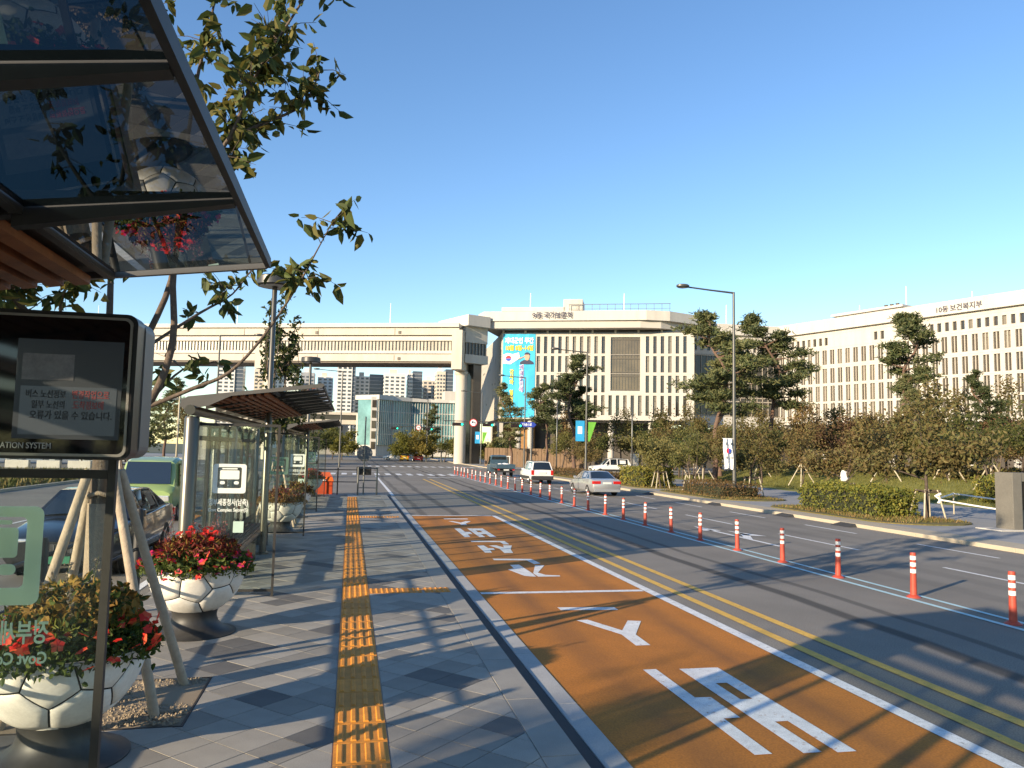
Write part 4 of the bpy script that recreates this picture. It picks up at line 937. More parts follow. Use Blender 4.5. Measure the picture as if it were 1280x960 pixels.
# left side wall
FS = Frame((27.4,166.5), (25.95,134.6)); ops = []
for v0, v1 in rows: ops += [(FS.len-2.2, FS.len-1.7, v0, v1), (FS.len-1.3, FS.len-.8, v0, v1)]
facade(FS, 0, FS.len, 8.15, 23.5, ops).build('side_wall', m_stone2, b9)
for o in ops:
    me = wm.setdefault(('s', round(o[3]-o[2],2)), win_mesh('window', .5, o[3]-o[2], 0, ((o[3]-o[2])*.7,))); winput(b9, me, FS, (o[0]+o[1])/2, o[2])
for v in (12.75, 16.3, 19.6): FS.box(bb := MB(), .2, FS.len-2.6, v-.03, v+.03, .005, .03); bb.build('panel_joint', m_fasc_g, b9)
for i in range(9): FS.box(bb := MB(), 3.2*i+2, 3.2*i+2.03, 8.4, 23.3, .005, .02); bb.build('panel_joint', m_fasc_g, b9)
for u, v in ((6,18.2),(8,18.2),(14,18.1),(16,18.2),(20,15.0),(24,14.8),(12,11.5)): FS.box(bb := MB(), u, u+.7, v, v+.35, .01, .04); bb.build('vent', m_wframe, b9)
# core, soffit, ground floor
core = [(26.1,134.2),(57.4,122.3),(61,131),(61,166),(27.6,166)]
MB().prism([(27.5,136.5),(57,125.2),(60,131),(60,165),(29,165)], 7.9, 24.4).build('core', m_fasc_g, b9)
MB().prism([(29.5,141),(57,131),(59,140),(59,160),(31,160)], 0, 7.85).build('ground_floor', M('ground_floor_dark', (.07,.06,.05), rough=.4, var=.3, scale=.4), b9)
for u in (3.0, 5.2, 12.5, 19.5, 26.5):
    p = F9.P(u, 0, -1.4); MB().cyl(p.x, p.y, 0, 8.14, .55, n=20).build('column', m_stone, b9, True, .6)
m_tim = M('timber_panel', (.30,.16,.055), rough=.7, var=.2, scale=1.5)
for i in range(8): F9.box(bb := MB(), -2.4+i*1.0, -1.48+i*1.0, .5, 7.0, -5.4, -5.2); bb.build('timber_panel', m_tim, b9)
for i in range(6): FS.box(bb := MB(), FS.len-14+i*2.2, FS.len-12.6+i*2.2, 0, 7.6, -.8, -.2); bb.build('side_pier', m_stone, b9)
# roof: overhanging grey band, white fascia, slab, plant room, railing
band = [F9.P(-3.2,0,2.2), F9.P(24.5,0,2.4), F9.P(28,0,1.6), F9.P(35,0,-4), F9.P(30,0,-14), F9.P(0,0,-30)]
MB().prism([(p.x,p.y) for p in band], 24.05, 25.3).build('eaves_band', m_fasc_g, b9)
fas = [F9.P(-4.5,0,-.2), F9.P(-3.0,0,2.5), F9.P(25.5,0,2.9), F9.P(29.5,0,1.6), F9.P(36.5,0,-4.5), F9.P(31,0,-15), F9.P(0,0,-31)]
MB().prism([(p.x,p.y) for p in fas], 25.31, 27.0).build('roof_fascia', m_fasc, b9)
F9.box(bb := MB(), -.1, F9.len-.5, 23.51, 24.04, -1.5, -.4); bb.build('clerestory', m_cw_d, b9)
for u in range(0, 33, 4): F9.box(bb := MB(), u, u+.35, 23.51, 24.04, -.39, -.1); bb.build('clerestory_post', m_stone, b9)
F9.box(bb := MB(), -.3, 11.2, 27.6, 28.3, -6, -.5); bb.build('upper_slab', m_fasc, b9)
F9.box(bb := MB(), .4, 10.6, 27.01, 27.59, -5.5, -1.2); bb.build('upper_slab_base', m_fasc_g, b9)
F9.box(bb := MB(), 10.9, 14.3, 27.01, 29.7, -5, -.5); bb.build('plant_room', m_stone, b9)
F9.box(bb := MB(), 14.4, 27, 27.01, 27.9, -6, -2.2); bb.build('roof_parapet', m_fasc, b9)
rl = MB()
for u in [12+1.35*i for i in range(14)]: F9.box(rl, u-.04, u+.04, 27.02, 28.6, -.1, -.02)
F9.box(rl, 11.9, 29.7, 28.6, 28.7, -.12, 0); F9.box(rl, 11.9, 29.7, 27.8, 27.85, -.1, -.02)
stuff(rl.build('roof_railing', m_grey_metal, b9))
for u, h in ((4.6,31.4),(21.6,31.2)): p = F9.P(u,0,-3); MB().tube([(p.x,p.y,27.02),(p.x,p.y,29.0),(p.x,p.y,h)], [.12,.10,.05], 8).build('antenna', m_white, b9)
text('lettering', '9동', 1.25, m_ink, b9, F9.P(5.75, 25.75, 2.98), rz=math.atan2(F9.u.y, F9.u.x), bold=.01, depth=.03)
text('lettering', '국가보훈처', 1.30, m_ink, b9, F9.P(7.75, 25.75, 3.0), rz=math.atan2(F9.u.y, F9.u.x), bold=.012, depth=.03, sx=.85)
# banner
A9z = math.atan2(F9.u.y, F9.u.x)
bn = thing('banner', 'tall sky-blue building banner with Korean text, flag and saluting figure', 'banner', F9.P(3, 8.5, .2))
m_bblue = M('banner_blue', (.03,.33,.56), rough=.7, var=.12, scale=.2, col2=(.05,.45,.68)); m_bw = M('banner_white', (.80,.82,.84), rough=.7, var=0); m_by = M('banner_yellow', (.75,.55,.04), rough=.7, var=0); m_bp = M('banner_violet', (.16,.08,.30), rough=.7, var=0)
nb_ = 10; bb = MB()
for i in range(nb_):
    for j in range(16):
        f = lambda i, j: F9.P(.2+5.85*i/nb_, 8.4+14.95*j/16, .10+.05*math.sin(i*2.1)*math.sin(j*.7))
        bb.add([f(i,j), f(i+1,j), f(i+1,j+1), f(i,j+1)], [(0,1,2,3)])
bb.build('banner_cloth', m_bblue, bn, True)
def ell(u, v, ru, rv, w, mat, name, n=20, a0=0, a1=2*math.pi, par=bn):
    b_ = MB(); pts = [F9.P(u+ru*math.cos(a0+(a1-a0)*i/n), v+rv*math.sin(a0+(a1-a0)*i/n), w) for i in range(n+1)]; k = n+1 if abs(a1-a0-2*math.pi) > .01 else n
    b_.add(pts[:k], [tuple(range(k))]); return b_.build(name, mat, par)
def pol(pts, w, mat, name, par=bn): b_ = MB(); b_.add([F9.P(u,v,w) for u, v in pts], [tuple(range(len(pts)))]); return b_.build(name, mat, par)
kw = dict(rz=A9z, depth=.02)
text('lettering', '제대군인 주간', 1.12, m_bw, bn, F9.P(.55, 21.75, .2), bold=.035, sx=.80, **kw)
text('lettering', '10월 8일~14일', 1.05, m_by, bn, F9.P(.58, 20.45, .2), bold=.035, sx=.80, **kw)
pol([(.25,18.0),(1.6,17.9),(2.7,18.6),(3.3,19.0),(3.1,20.0),(2.0,19.7),(1.0,19.9),(.25,19.6)], .2, m_bw, 'printed_flag')
ell(1.25, 18.95, .52, .5, .21, M('flag_red', (.6,.04,.05), var=0, rough=.7), 'flag_emblem_red', 14, 0, math.pi); ell(1.25, 18.94, .52, .5, .21, M('flag_blue', (.03,.08,.42), var=0, rough=.7), 'flag_emblem_blue', 14, math.pi, 2*math.pi)
m_skin = M('printed_skin', (.50,.30,.20), var=0, rough=.7); m_uni = M('printed_uniform', (.03,.035,.07), var=0, rough=.7)
pol([(3.3,17.9),(5.8,17.9),(5.7,18.3),(5.1,18.65),(4.0,18.65),(3.4,18.3)], .2, m_uni, 'printed_uniform'); ell(4.6, 19.25, .45, .68, .205, m_skin, 'printed_head'); ell(4.6, 19.62, .50, .42, .21, m_uni, 'printed_hair', 14, 0, math.pi); pol([(3.0,19.0),(3.9,19.25),(4.2,19.45),(4.15,19.25),(3.1,18.75)], .208, m_skin, 'printed_hand')
for k, ch in enumerate('제대군인에'): text('lettering', ch, 1.0, m_bw, bn, F9.P(3.25, 16.95-.98*k, .19), bold=.07, sx=.85, **kw); text('lettering', ch, 1.0, m_bp, bn, F9.P(3.25, 16.95-.98*k, .215), bold=.015, sx=.85, **kw)
for k, ch in enumerate('감사와 일자리'): text('lettering', ch, .95, m_by, bn, F9.P(1.5, 16.2-.92*k, .2), bold=.03, sx=.85, **kw) if ch != ' ' else None

# --- long curving block at the right
F10 = Frame((77.6,125.6), (97.6,71.5)); b10 = thing('office_building', 'long cream government block curving in from the right edge, five rows of slit windows', 'building', (79,122,0))
F10 = Frame((79,122), (91.2,89)); U0, U1 = -6.2, 56
r10 = [(18.5,21.0),(15.25,17.8),(12.1,14.77),(8.85,11.74)]
op = []; wl = []
for i in range(39):
    u = -5.51+1.478*i
    for v0, v1 in r10: op.append((u-.42,u+.42,v0,v1)); wl.append((u,v0,v1,'b'))
for i in range(52):
    u = -5.53+1.155*i
    if 4.3 < u < 12.0 or 14.4 < u < 20.3: continue
    op.append((u-.30,u+.30,21.85,23.2)); wl.append((u,21.85,23.2,'s'))
facade(F10, U0, U1, 8.16, 24.3, op).build('front_wall', m_stone, b10)
for v in (11.92,15.0,18.15,21.42,23.75): F10.box(bb := MB(), U0+.1, U1-.1, v-.03, v+.03, .004, .02); bb.build('panel_joint', m_fasc_g, b10)
wm = {}
for u, v0, v1, k in wl:
    key = (k, round(v1-v0,2))
    if key not in wm: wm[key] = win_mesh('window', .84 if k == 'b' else .60, v1-v0, .17 if k == 'b' else 0, (((v1-v0)*.72,) if k == 'b' else ()))
    winput(b10, wm[key], F10, u, v0)
F10.box(bb := MB(), U0-1, U1+.5, 24.31, 26.3, -18, .7); bb.build('roof_fascia', m_fasc, b10)
F10.box(bb := MB(), U0, U1, 8.0, 24.29, -16, -.8); bb.build('core', m_fasc_g, b10)
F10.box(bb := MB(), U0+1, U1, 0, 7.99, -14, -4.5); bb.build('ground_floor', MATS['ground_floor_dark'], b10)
for i in range(9): p = F10.P(2+6.2*i, 0, -1.6); MB().cyl(p.x, p.y, 0, 8.1, .5, n=18).build('column', m_stone, b10, True, .6)
F10.box(bb := MB(), 4.5, 16.5, 26.31, 26.9, -9, -1.5); bb.build('upper_slab', m_fasc_g, b10); F10.box(bb := MB(), 4.0, 17.0, 26.91, 27.3, -9.5, -1.0); bb.build('upper_slab_roof', m_fasc, b10)
for u, h in ((16.5,30.5),(8.2,28.6),(26.8,28.0)): p = F10.P(u,0,-3); MB().tube([(p.x,p.y,26.2),(p.x,p.y,h)], [.10,.05], 8).build('antenna', m_white, b10)
for u in (13.0, 14.0, 15.0): p = F10.P(u,0,-3); MB().lathe([(.05,27.31),(.05,27.7),(.3,27.75),(.3,27.95),(0,28)], 10, p.x, p.y).build('roof_vent', m_wframe, b10)
A10 = math.atan2(F10.u.y, F10.u.x)
text('lettering', '10동', 1.05, m_ink, b10, F10.P(23.2, 24.75, .76), rz=A10, bold=.012, depth=.03)
text('lettering', '보건복지부', 1.10, m_ink, b10, F10.P(25.4, 24.75, .76), rz=A10, bold=.012, depth=.03, sx=.92)
# --- glazed link between the two blocks
FL = Frame((57.8,128.0), (82.0,127.6)); bl = thing('glazed_link', 'dark glass link wing between the two cream office blocks, behind the tall pines', 'building', (58,128,0))
FL.box(bb := MB(), 0, FL.len, 8.1, 24.3, -12, -.4); bb.build('core', m_fasc_g, bl)
FL.box(bb := MB(), .1, FL.len-.1, 9.5, 20.5, -.38, -.1); gw = bb.build('glass_wall', m_cw_d, bl)
for i in range(22): FL.box(bb := MB(), .3+1.09*i, .38+1.09*i, 9.5, 20.5, -.09, .05); bb.build('mullion', m_wfin, gw)
for v in (9.55, 12.2, 12.9, 15.6, 16.3, 20.45): FL.box(bb := MB(), .11, FL.len-.11, v-.1, v+.1, .055, .09); bb.build('transom', m_wfin, gw)
FL.box(bb := MB(), -1, FL.len+.5, 24.31, 26.25, -12, .6); bb.build('roof_fascia', m_fasc, bl)
ops = [(.8+1.3*i, 1.45+1.3*i, 21.3, 23.4) for i in range(18)]
facade(FL, 0, FL.len, 20.6, 24.3, ops, .3).build('upper_wall', m_stone, bl)
wmL = win_mesh('window', .65, 2.1)
for o in ops: winput(bl, wmL, FL, (o[0]+o[1])/2, o[2], .26)
FL.box(bb := MB(), 0, FL.len, 7.2, 9.4, -.39, .3); bb.build('canopy_band', m_fasc, bl)
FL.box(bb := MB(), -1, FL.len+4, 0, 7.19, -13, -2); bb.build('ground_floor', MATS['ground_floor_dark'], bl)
for i in range(4): p = FL.P(3+5*i, 0, -1); MB().cyl(p.x, p.y, 0, 7.2, .45, n=16).build('column', m_stone, bl, True, .6)
p = FL.P(10,0,-3); MB().tube([(p.x,p.y,26),(p.x,p.y,30.5)], [.1,.05], 8).build('antenna', m_white, bl)

# --- elevated walkway bridge
FV = Frame((-110,177), (17.6,130.4)); VL = FV.len
br = thing('elevated_walkway', 'cream two-level elevated walkway bridge crossing high over the road', 'bridge', (17.6,130.4,0))
m_br = M('bridge_cream', (.48,.43,.355), rough=.8, var=.12, scale=.5, stretch=(1,1,.25)); m_brw = M('bridge_white_band', (.50,.468,.41), rough=.7, var=.08, scale=.5)
m_brs = M('bridge_shadow_gap', (.17,.145,.12), rough=.9, var=.1); m_brg = M('bridge_window_strip', (.38,.345,.285), rough=.3, var=.2, scale=.5)  # shadow-gap colour puts shade into the recesses and underside; also colours the joints
def vb(name, v0, v1, w0, w1, mat): FV.box(bb := MB(), 0, VL, v0, v1, w0, w1); return bb.build(name, mat, br)
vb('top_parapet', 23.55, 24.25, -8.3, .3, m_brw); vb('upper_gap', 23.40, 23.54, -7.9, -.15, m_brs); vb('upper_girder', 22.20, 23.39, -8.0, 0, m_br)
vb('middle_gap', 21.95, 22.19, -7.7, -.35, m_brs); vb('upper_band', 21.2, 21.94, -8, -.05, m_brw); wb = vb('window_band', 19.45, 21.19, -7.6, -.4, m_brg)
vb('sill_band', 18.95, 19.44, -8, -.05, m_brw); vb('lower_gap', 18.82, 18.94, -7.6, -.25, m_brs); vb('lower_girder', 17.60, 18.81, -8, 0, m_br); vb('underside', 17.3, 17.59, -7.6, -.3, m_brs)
mm = MB(); u = .5
while u < VL: FV.box(mm, u, u+.09, 19.45, 21.19, -.39, -.24); u += .62
stuff(mm.build('window_mullions', m_wframe, wb))
for k in range(9):
    u = VL-14*k-11.5; FV.box(bb := MB(), u, u+.10, 22.25, 23.3, .004, .03); bb.build('girder_joint', m_brs, br); FV.box(bb := MB(), u, u+.10, 17.7, 18.7, .004, .03); bb.build('girder_joint', m_brs, br)
for u in (VL-10.8, VL-26): FV.box(bb := MB(), u, u+.45, 22.4, 22.9, .004, .12); bb.build('drain_box', m_wframe, br); FV.box(bb := MB(), u, u+.45, 17.8, 18.3, .004, .12); bb.build('drain_box', m_wframe, br)
for u in (VL-13, VL-42, VL-70): p = FV.P(u,0,-2); MB().tube([(p.x,p.y,24.2),(p.x,p.y,28.2)], [.08,.04], 6).build('antenna', m_white, br)
def pier(u, nm='pier'):
    p = FV.P(u, 0, -3.9); pr = MB(); FV.box(pr, u-.9, u+.9, 16.2, 23.0, -7.2, .55); top = pr.build(nm, m_br, br)
    MB().lathe([(1.02,0),(1.02,15.5),(1.2,15.8),(1.2,16.19)], 28, p.x, p.y).build('pier_column', m_br, top, True, .5)
pier(VL-.2); pier(VL-36); pier(VL-72); pier(VL-108)
FC = Frame((18.7,131.5), (23.2,133.5)); cn = thing('bridge_landing', 'cream landing block joining the elevated walkway to the bannered office', 'building', (20,132,0))
FC.box(bb := MB(), 0, 4.6, 24.0, 25.9, -9, 1.2); bb.build('roof', m_fasc, cn); FC.box(bb := MB(), .3, 4.9, 21.2, 23.99, -8, 0); bb.build('wall', m_stone, cn)
FC.box(bb := MB(), .3, 4.9, 19.1, 21.19, -7.7, -.3); gl = bb.build('glass_wall', m_cw_d, cn)
for i in range(7): FC.box(bb := MB(), .5+.68*i, .6+.68*i, 19.1, 21.19, -.29, -.1); bb.build('mullion', m_wfin, gl)
FC.box(bb := MB(), .2, 5.0, 17.6, 19.09, -8, .1); bb.build('floor_band', m_stone, cn)
FC.box(bb := MB(), 2.7, 4.4, 0, 17.59, -6, -1.0); bb.build('stair_tower', m_cw_d, cn)

# --- distant glass building
m_teal = M('teal_curtain_glass', (.05,.17,.19), rough=.1, var=.5, scale=.15, col2=(.16,.34,.36), spec=.8)
gbld = thing('glass_office', 'distant teal glass office block with concave front under the walkway bridge', 'building', (20,235,0))
pts = [(7.5,232),(12,236.5),(18,239),(24,240),(30,239.5),(37,237)]
for i, (a, c) in enumerate(zip(pts[:-1], pts[1:])):
    f = Frame(a, c); f.box(bb := MB(), 0, f.len, 3.2, 16.8, -8, 0); gpart = bb.build('glass_front', m_teal, gbld)
    mm = MB(); u = .3
    while u < f.len: f.box(mm, u, u+.13, 3.3, 16.7, .01, .22); u += .85
    for v in (6.5, 9.9, 13.3): f.box(mm, 0, f.len, v-.1, v+.1, .005, .12)
    stuff(mm.build('fins', m_brw, gpart))
    f.box(bb := MB(), -.3, f.len+.3, 16.81, 18.2-.16*i, -9, .8); bb.build('roof_band', m_fasc, gbld)
    f.box(bb := MB(), 0, f.len, 0, 3.19, -8, -.6); bb.build('base_wall', m_stone, gbld)
MB().prism([(5.6,232),(7.4,232),(7.4,246),(5.6,246)], 0, 17.6).build('end_wall', m_fasc, gbld)
for j in range(5): MB().box(5.9,7.1,231.86,231.99,2+3.1*j,4.2+3.1*j).build('window', m_wglass, gbld)
MB().prism([(29,245),(37,245),(37,252),(29,252)], 14, 21).build('plant_room', m_stone, gbld)
# --- low white blocks further left and a second small bridge
wb_ = thing('low_office', 'pale low office block left of the far road, behind the third shelter', 'building', (-8,260,0))
ffr = Frame((-17,258), (-1,262)); ops = [(1+1.6*i,1.9+1.6*i,v,v+1.7) for i in range(9) for v in (1.4,4.6,7.8)]
facade(ffr, 0, ffr.len, 0, 11.5, ops, .3).build('wall', m_stone, wb_); mw = win_mesh('window', .9, 1.7)
for o in ops: winput(wb_, mw, ffr, (o[0]+o[1])/2, o[2], .26)
ffr.box(bb := MB(), 0, ffr.len, 11.51, 12.1, -14, .5); bb.build('roof', m_fasc, wb_)
fb = Frame((-40,250), (4.5,250)); sbr = thing('far_footbridge', 'small distant cream footbridge seen below the big walkway', 'bridge', (2,250,0))
fb.box(bb := MB(), 0, fb.len, 9.6, 11.0, -5, 0); bb.build('lower_girder', m_br, sbr); fb.box(bb := MB(), 0, fb.len, 12.6, 13.4, -5, 0); bb.build('roof', m_br, sbr); fb.box(bb := MB(), 0, fb.len, 11.01, 12.59, -4.6, -.4); bb.build('glass_band', m_cw_d, sbr)
MB().cyl(2.6, 249.0, 0, 13.0, 1.1, n=18).build('pier', m_br, sbr, True, .6); MB().cyl(-18, 249.0, 0, 9.6, 1.1, n=18).build('pier', m_br, sbr, True, .6)
# --- apartment towers
m_ap = [M('apartment_white', (.62,.60,.57), var=.05, scale=.05), M('apartment_cream', (.55,.49,.41), var=.05, scale=.05), M('apartment_grey', (.30,.31,.33), var=.06, scale=.05)]
m_apw = M('apartment_window', (.06,.07,.085), rough=.2, var=.3, scale=.05, spec=.6); m_apd = M('apartment_glass_dark', (.07,.085,.11), rough=.2, var=.3, scale=.05)
def tower(x0, x1, ytop, side, label, mi=0, Y=620, sidemat=None):
    X = lambda px: (px-438)/960*Y*1.0; a, c = X(x0), X(x1); h = (558.5-ytop)/960*Y+2.65
    t = thing('apartment_tower', label, 'apartment tower', ((a+c)/2, Y, 0), 0, 'distant apartment towers'); d = 16
    MB().box(a, c, Y, Y+d, 0, h).build('walls', m_ap[mi], t)
    MB().box(a+(c-a)*.25, a+(c-a)*.6, Y+3, Y+9, h, h+3.5).build('stair_head', m_ap[1] if mi == 0 else m_ap[0], t)
    w = MB(); nf = int(h/3.0); nc = max(3, int((c-a)/3.6))
    for j in range(1, nf):
        for i in range(nc):
            x = a+(c-a)*(i+.5)/nc; ww = (c-a)/nc*.30; w.box(x-ww, x+ww, Y-.12, Y-.01, j*3.0+.7, j*3.0+2.2)
    for j in range(1, nf):
        for i in range(3): w.box(c+.01, c+.12, Y+1.5+i*5, Y+4+i*5, j*3.0+.7, j*3.0+2.2); w.box(a-.12, a-.01, Y+1.5+i*5, Y+4+i*5, j*3.0+.7, j*3.0+2.2)
    stuff(w.build('windows', m_apw, t))
    if side:                                                  # darker glazed slab beside it
        e = X(side); MB().box(c+.05, e, Y+1, Y+d, 0, h+2).build('glazed_slab', m_apd, t)
        f = MB()
        for j in range(1, nf+1): f.box(c+.1, e-.05, Y+.75, Y+.99, j*3.0-.2, j*3.0+.2)
        stuff(f.build('floor_bands', m_ap[2], t))
tower(281,300,455,309,'leftmost distant white apartment tower above the second shelter roof')
tower(322,338,468,0,'slim pale apartment tower beside the disc lamp pole',1,660)
tower(344,372,462,0,'distant apartment tower behind the crown of the second platform tree',0,640)
tower(376,392,470,0,'narrow grey apartment tower right of the second platform tree',2,680)
tower(396,414,474,0,'pale apartment block low beneath the bridge, left of the tallest tower',0,700)
tower(419,437,453,441,'tallest white apartment tower under the bridge')
tower(441,458,472,475,'white apartment tower just right of the tallest one',0,640)
tower(476,502,467,0,'broad white apartment tower in the middle under the bridge')
tower(505,511,466,523,'apartment tower with dark blue glass side under the bridge',0,630)
tower(524,541,474,0,'cream apartment tower left of the tall brown-topped one',1,660)
tower(541,552,462,562,'brown-topped cream apartment tower with dark side next to the bridge pier',1,620)
tower(581,596,466,0,'pale apartment tower glimpsed between bridge pier and bannered office',0,640)
# --- white building at the far left
wl_ = thing('white_block', 'plain white four-storey building at the far left behind the green truck', 'building', (-34,118,0))
fw_ = Frame((-46,112), (-31.2,121)); ops = [(fw_.len-1.9-2.2*i, fw_.len-.9-2.2*i, v, v+.55) for i in range(6) for v in (.9,2.6,4.3,6.0)]
facade(fw_, 0, fw_.len, 0, 7.6, ops, .2).build('wall', m_white, wl_); mw = win_mesh('window', 1.0, .55)
for o in ops: winput(wl_, mw, fw_, (o[0]+o[1])/2, o[2], .16)
fw_.box(bb := MB(), -.2, fw_.len+.2, 7.61, 8.1, -8, .25); bb.build('roof_edge', m_stone, wl_)
fw_.box(bb := MB(), 0, fw_.len, 0, 7.59, -8, -.55); bb.build('core', m_stone2, wl_)
# ------------------------------------------------------------------ right-hand verge
m_tan = M('granite_kerb_tan', (.40,.34,.25), rough=.85, var=.1, scale=1.2, fine=.12, fscale=60)
m_path = M('path_block_grey', (.27,.27,.27), rough=.85, var=.1, scale=.8, fine=.15, fscale=30)
m_lawn = M('lawn_green', (.19,.20,.038), rough=.9, var=.3, scale=.5, col2=(.26,.24,.055), fine=.25, fscale=14)
m_drygrass = M('dry_grass', (.19,.135,.045), rough=.95, var=.3, scale=1.2, col2=(.12,.115,.03), fine=.3, fscale=18)
sheet('verge_pavement', 19.1, 34.5, -30, 83.5, .10, m_path)
sheet('far_verge', 19.1, 120, 100.5, 200, .06, m_path)
rk = structure(MB().box(18.9, 19.08, -30, 83.5, -.05, .06).build('roadside_kerb', m_tan))
km = MB().bbox(18.85, 19.16, -.995, .995, -.05, .13, .02).mesh('kerb_stone', m_tan)
for i in range(46): obj('kerb_stone', km, rk, (0, -8+2*i, 0))
sheet('kerb_band', 19.165, 20.25, -30, 83.5, .106, m_tan)
fk = structure(MB().box(18.9, 19.1, 100.5, 200, -.05, .12).build('far_kerb', m_tan))
def island(y0, y1, x0=20.3, x1=24.6, n=8):
    r = (x1-x0)/2; cx = (x0+x1)/2; pts = []
    for i in range(n+1): a = math.pi+math.pi*i/n; pts.append((cx+r*math.cos(a), y0+r*.8*(1+math.sin(a))))
    for i in range(n+1): a = math.pi*i/n; pts.append((cx+r*math.cos(a), y1-r*.8*(1-math.sin(a))))
    return structure(MB().prism(pts, .05, .145).build('planting_strip', m_drygrass))
isl = [(25.6,36.0),(39.0,50.0),(51.5,60.0),(62.5,82.0)]
for a, c in isl: island(a, c)
# lawn mound
def mound(x, y): 
    t = max(0, min(1, (x-34.4)/9)); s = t*t*(3-2*t); e = max(0, min(1, (83.4-y)/6)); return .10+1.15*s*e*(.85+.15*math.sin(y*.12))+.05*math.sin(x*.5)*math.sin(y*.4)*t
def lawn_edge(y): return 30.6+1.3*math.sin(y*.11+1)+ (3.0 if y < 42 else 3.0*max(0, (50-y)/8) if y < 50 else 0)
bb = MB(); nx, ny = 40, 60; vsx = []
for j in range(ny+1):
    y = -30+113*j/ny; x0 = lawn_edge(y)
    for i in range(nx+1):
        x = x0+(78-x0)*(i/nx)**1.4; vsx.append((x, y, mound(x, y)+.012 if i else .05))
bb.add(vsx, [(j*(nx+1)+i, j*(nx+1)+i+1, (j+1)*(nx+1)+i+1, (j+1)*(nx+1)+i) for j in range(ny) for i in range(nx)])
structure(bb.build('lawn', m_lawn, None, True))
sheet('left_verge', -60, -17.3, -40, 66, .03, m_drygrass); sheet('parking_ground', -160, -17.3, 96, 200, .02, m_path)
structure(MB().box(-17.3, -17.05, -40, 66, -.03, .13).build('left_kerb', m_tan))
structure(MB().box(-3.2, -2.2, 52, 70, -.03, .12).build('traffic_island', m_tan))
# grass blades on the strips, the lawn edge and the left verge
def blades(name, label, regions, n, h, mats, seed, zf):
    nr = np.random.RandomState(seed); P = []
    for (x0,x1,y0,y1) in regions:
        k = int(n*((x1-x0)*(y1-y0))/sum((q[1]-q[0])*(q[3]-q[2]) for q in regions)); xs = nr.uniform(x0,x1,k); ys_ = nr.uniform(y0,y1,k); P += [(x,y,zf(x,y)) for x, y in zip(xs,ys_)]
    P = np.array(P); m_ = len(P); d = nr.normal(size=(m_,3))*.35; d[:,2] = 1; d *= (h*nr.uniform(.5,1.3,size=m_))[:,None]; s = nr.normal(size=(m_,3)); s[:,2] = 0; s /= np.linalg.norm(s,axis=1)[:,None]; s *= h*.16
    tag(obj(name, quads_mesh(name, np.stack([P-s, P+s, P+d+s*.2, P+d-s*.2], 1), mats)), label, 'grass', kind='stuff')
lf_dry = [col_leaf('grass_dry', (.24,.17,.06), (.30,.21,.08), .3), col_leaf('grass_green', (.10,.12,.025), (.16,.15,.04), .3)]
blades('verge_grass', 'short yellow-green grass on the roadside planting strips', [(20.7,24.2,a+.8,c-.8) for a, c in isl], 16000, .11, lf_dry, 1, lambda x, y: .145)
blades('lawn_grass', 'mown green grass of the lawn on the right', [(33,52,30,80)], 26000, .14, [lf_dry[1], col_leaf('grass_bright', (.13,.15,.03), (.20,.18,.04), .35)], 2, lambda x, y: mound(x, y)+.01 if x > lawn_edge(y)+.2 else -1)
blades('left_grass', 'tall dry grass beside the left carriageway', [(-34,-17.8,30,65)], 9000, .5, lf_dry, 3, lambda x, y: .03)

# ------------------------------------------------------------------ hedges and shrubs
def hedge(name, label, x0, x1, y0, y1, z0, z1, mats, n, leaf, seed, cat='hedge', grp=None):
    nr = np.random.RandomState(seed); r = thing(name, label, cat, ((x0+x1)/2,(y0+y1)/2,z0), 0, grp)
    P = nr.uniform(size=(n,3)); face = nr.randint(0,6,n); k = nr.uniform(size=n) < .75
    for f_ in range(6):
        s = (face == f_) & k; ax = f_//2; P[s,ax] = (f_ % 2)
    P[:,2] = np.where(k & (face == 4), 1, P[:,2]); c = P*np.array([x1-x0,y1-y0,z1-z0])+np.array([x0,y0,z0])+nr.normal(size=(n,3))*.055
    c[:,2] += .05*np.sin(c[:,0]*3+seed)+.05*np.sin(c[:,1]*2.3)
    stuff(obj('foliage', quads_mesh('foliage', leaf_quads(c, leaf, .6, nr, -.2), mats), r))
    st = MB(); rr = random.Random(seed)
    for i in range(int((x1-x0)*(y1-y0)*4)+3):
        x, y = rr.uniform(x0+.1,x1-.1), rr.uniform(y0+.1,y1-.1); st.tube([(x,y,z0-.02),(x+rr.gauss(0,.1),y+rr.gauss(0,.1),z1-.08)], [.02,.008], 5, cap=False)
    stuff(st.build('stems', m_bark_d, r)); MB().box(x0+.12,x1-.12,y0+.12,y1-.12,z0-.01,z1-.22).build('inner_core', M('hedge_inner_core', (.025,.028,.012), rough=1, var=.4, scale=12), r)  # solid dark box fills the hedge behind its leaves
    return r
lf_hedge = [col_leaf('hedge_leaf_yellow_green', (.21,.21,.035), (.30,.26,.05), .4), col_leaf('hedge_leaf_green', (.11,.14,.028), (.17,.19,.04), .35)]
lf_azalea = [col_leaf('azalea_leaf_rust', (.16,.085,.035), (.21,.12,.05), .3), col_leaf('azalea_leaf_olive', (.09,.075,.03), (.13,.10,.04), .3)]
hedge('clipped_hedge', 'yellow-green clipped hedge at the kerb on the right, near the rope', 21.6, 23.6, 28.6, 34.2, .14, 1.25, lf_hedge, 5200, .13, 1)
hedge('clipped_hedge', 'small green clipped hedge behind the silver sedan', 20.9, 23.4, 53.2, 58.0, .14, 1.45, lf_hedge, 3000, .17, 2)
hedge('clipped_hedge', 'yellowish hedge on the lawn behind the roped path', 36.0, 43.0, 36.5, 39.0, .3, 1.6, lf_hedge, 4200, .17, 3)
hedge('azalea_shrub', 'low rusty-brown azalea shrubs around the foot of the tall street lamp', 21.0, 23.4, 41.0, 46.5, .14, .95, lf_azalea, 3600, .10, 4, 'shrub')
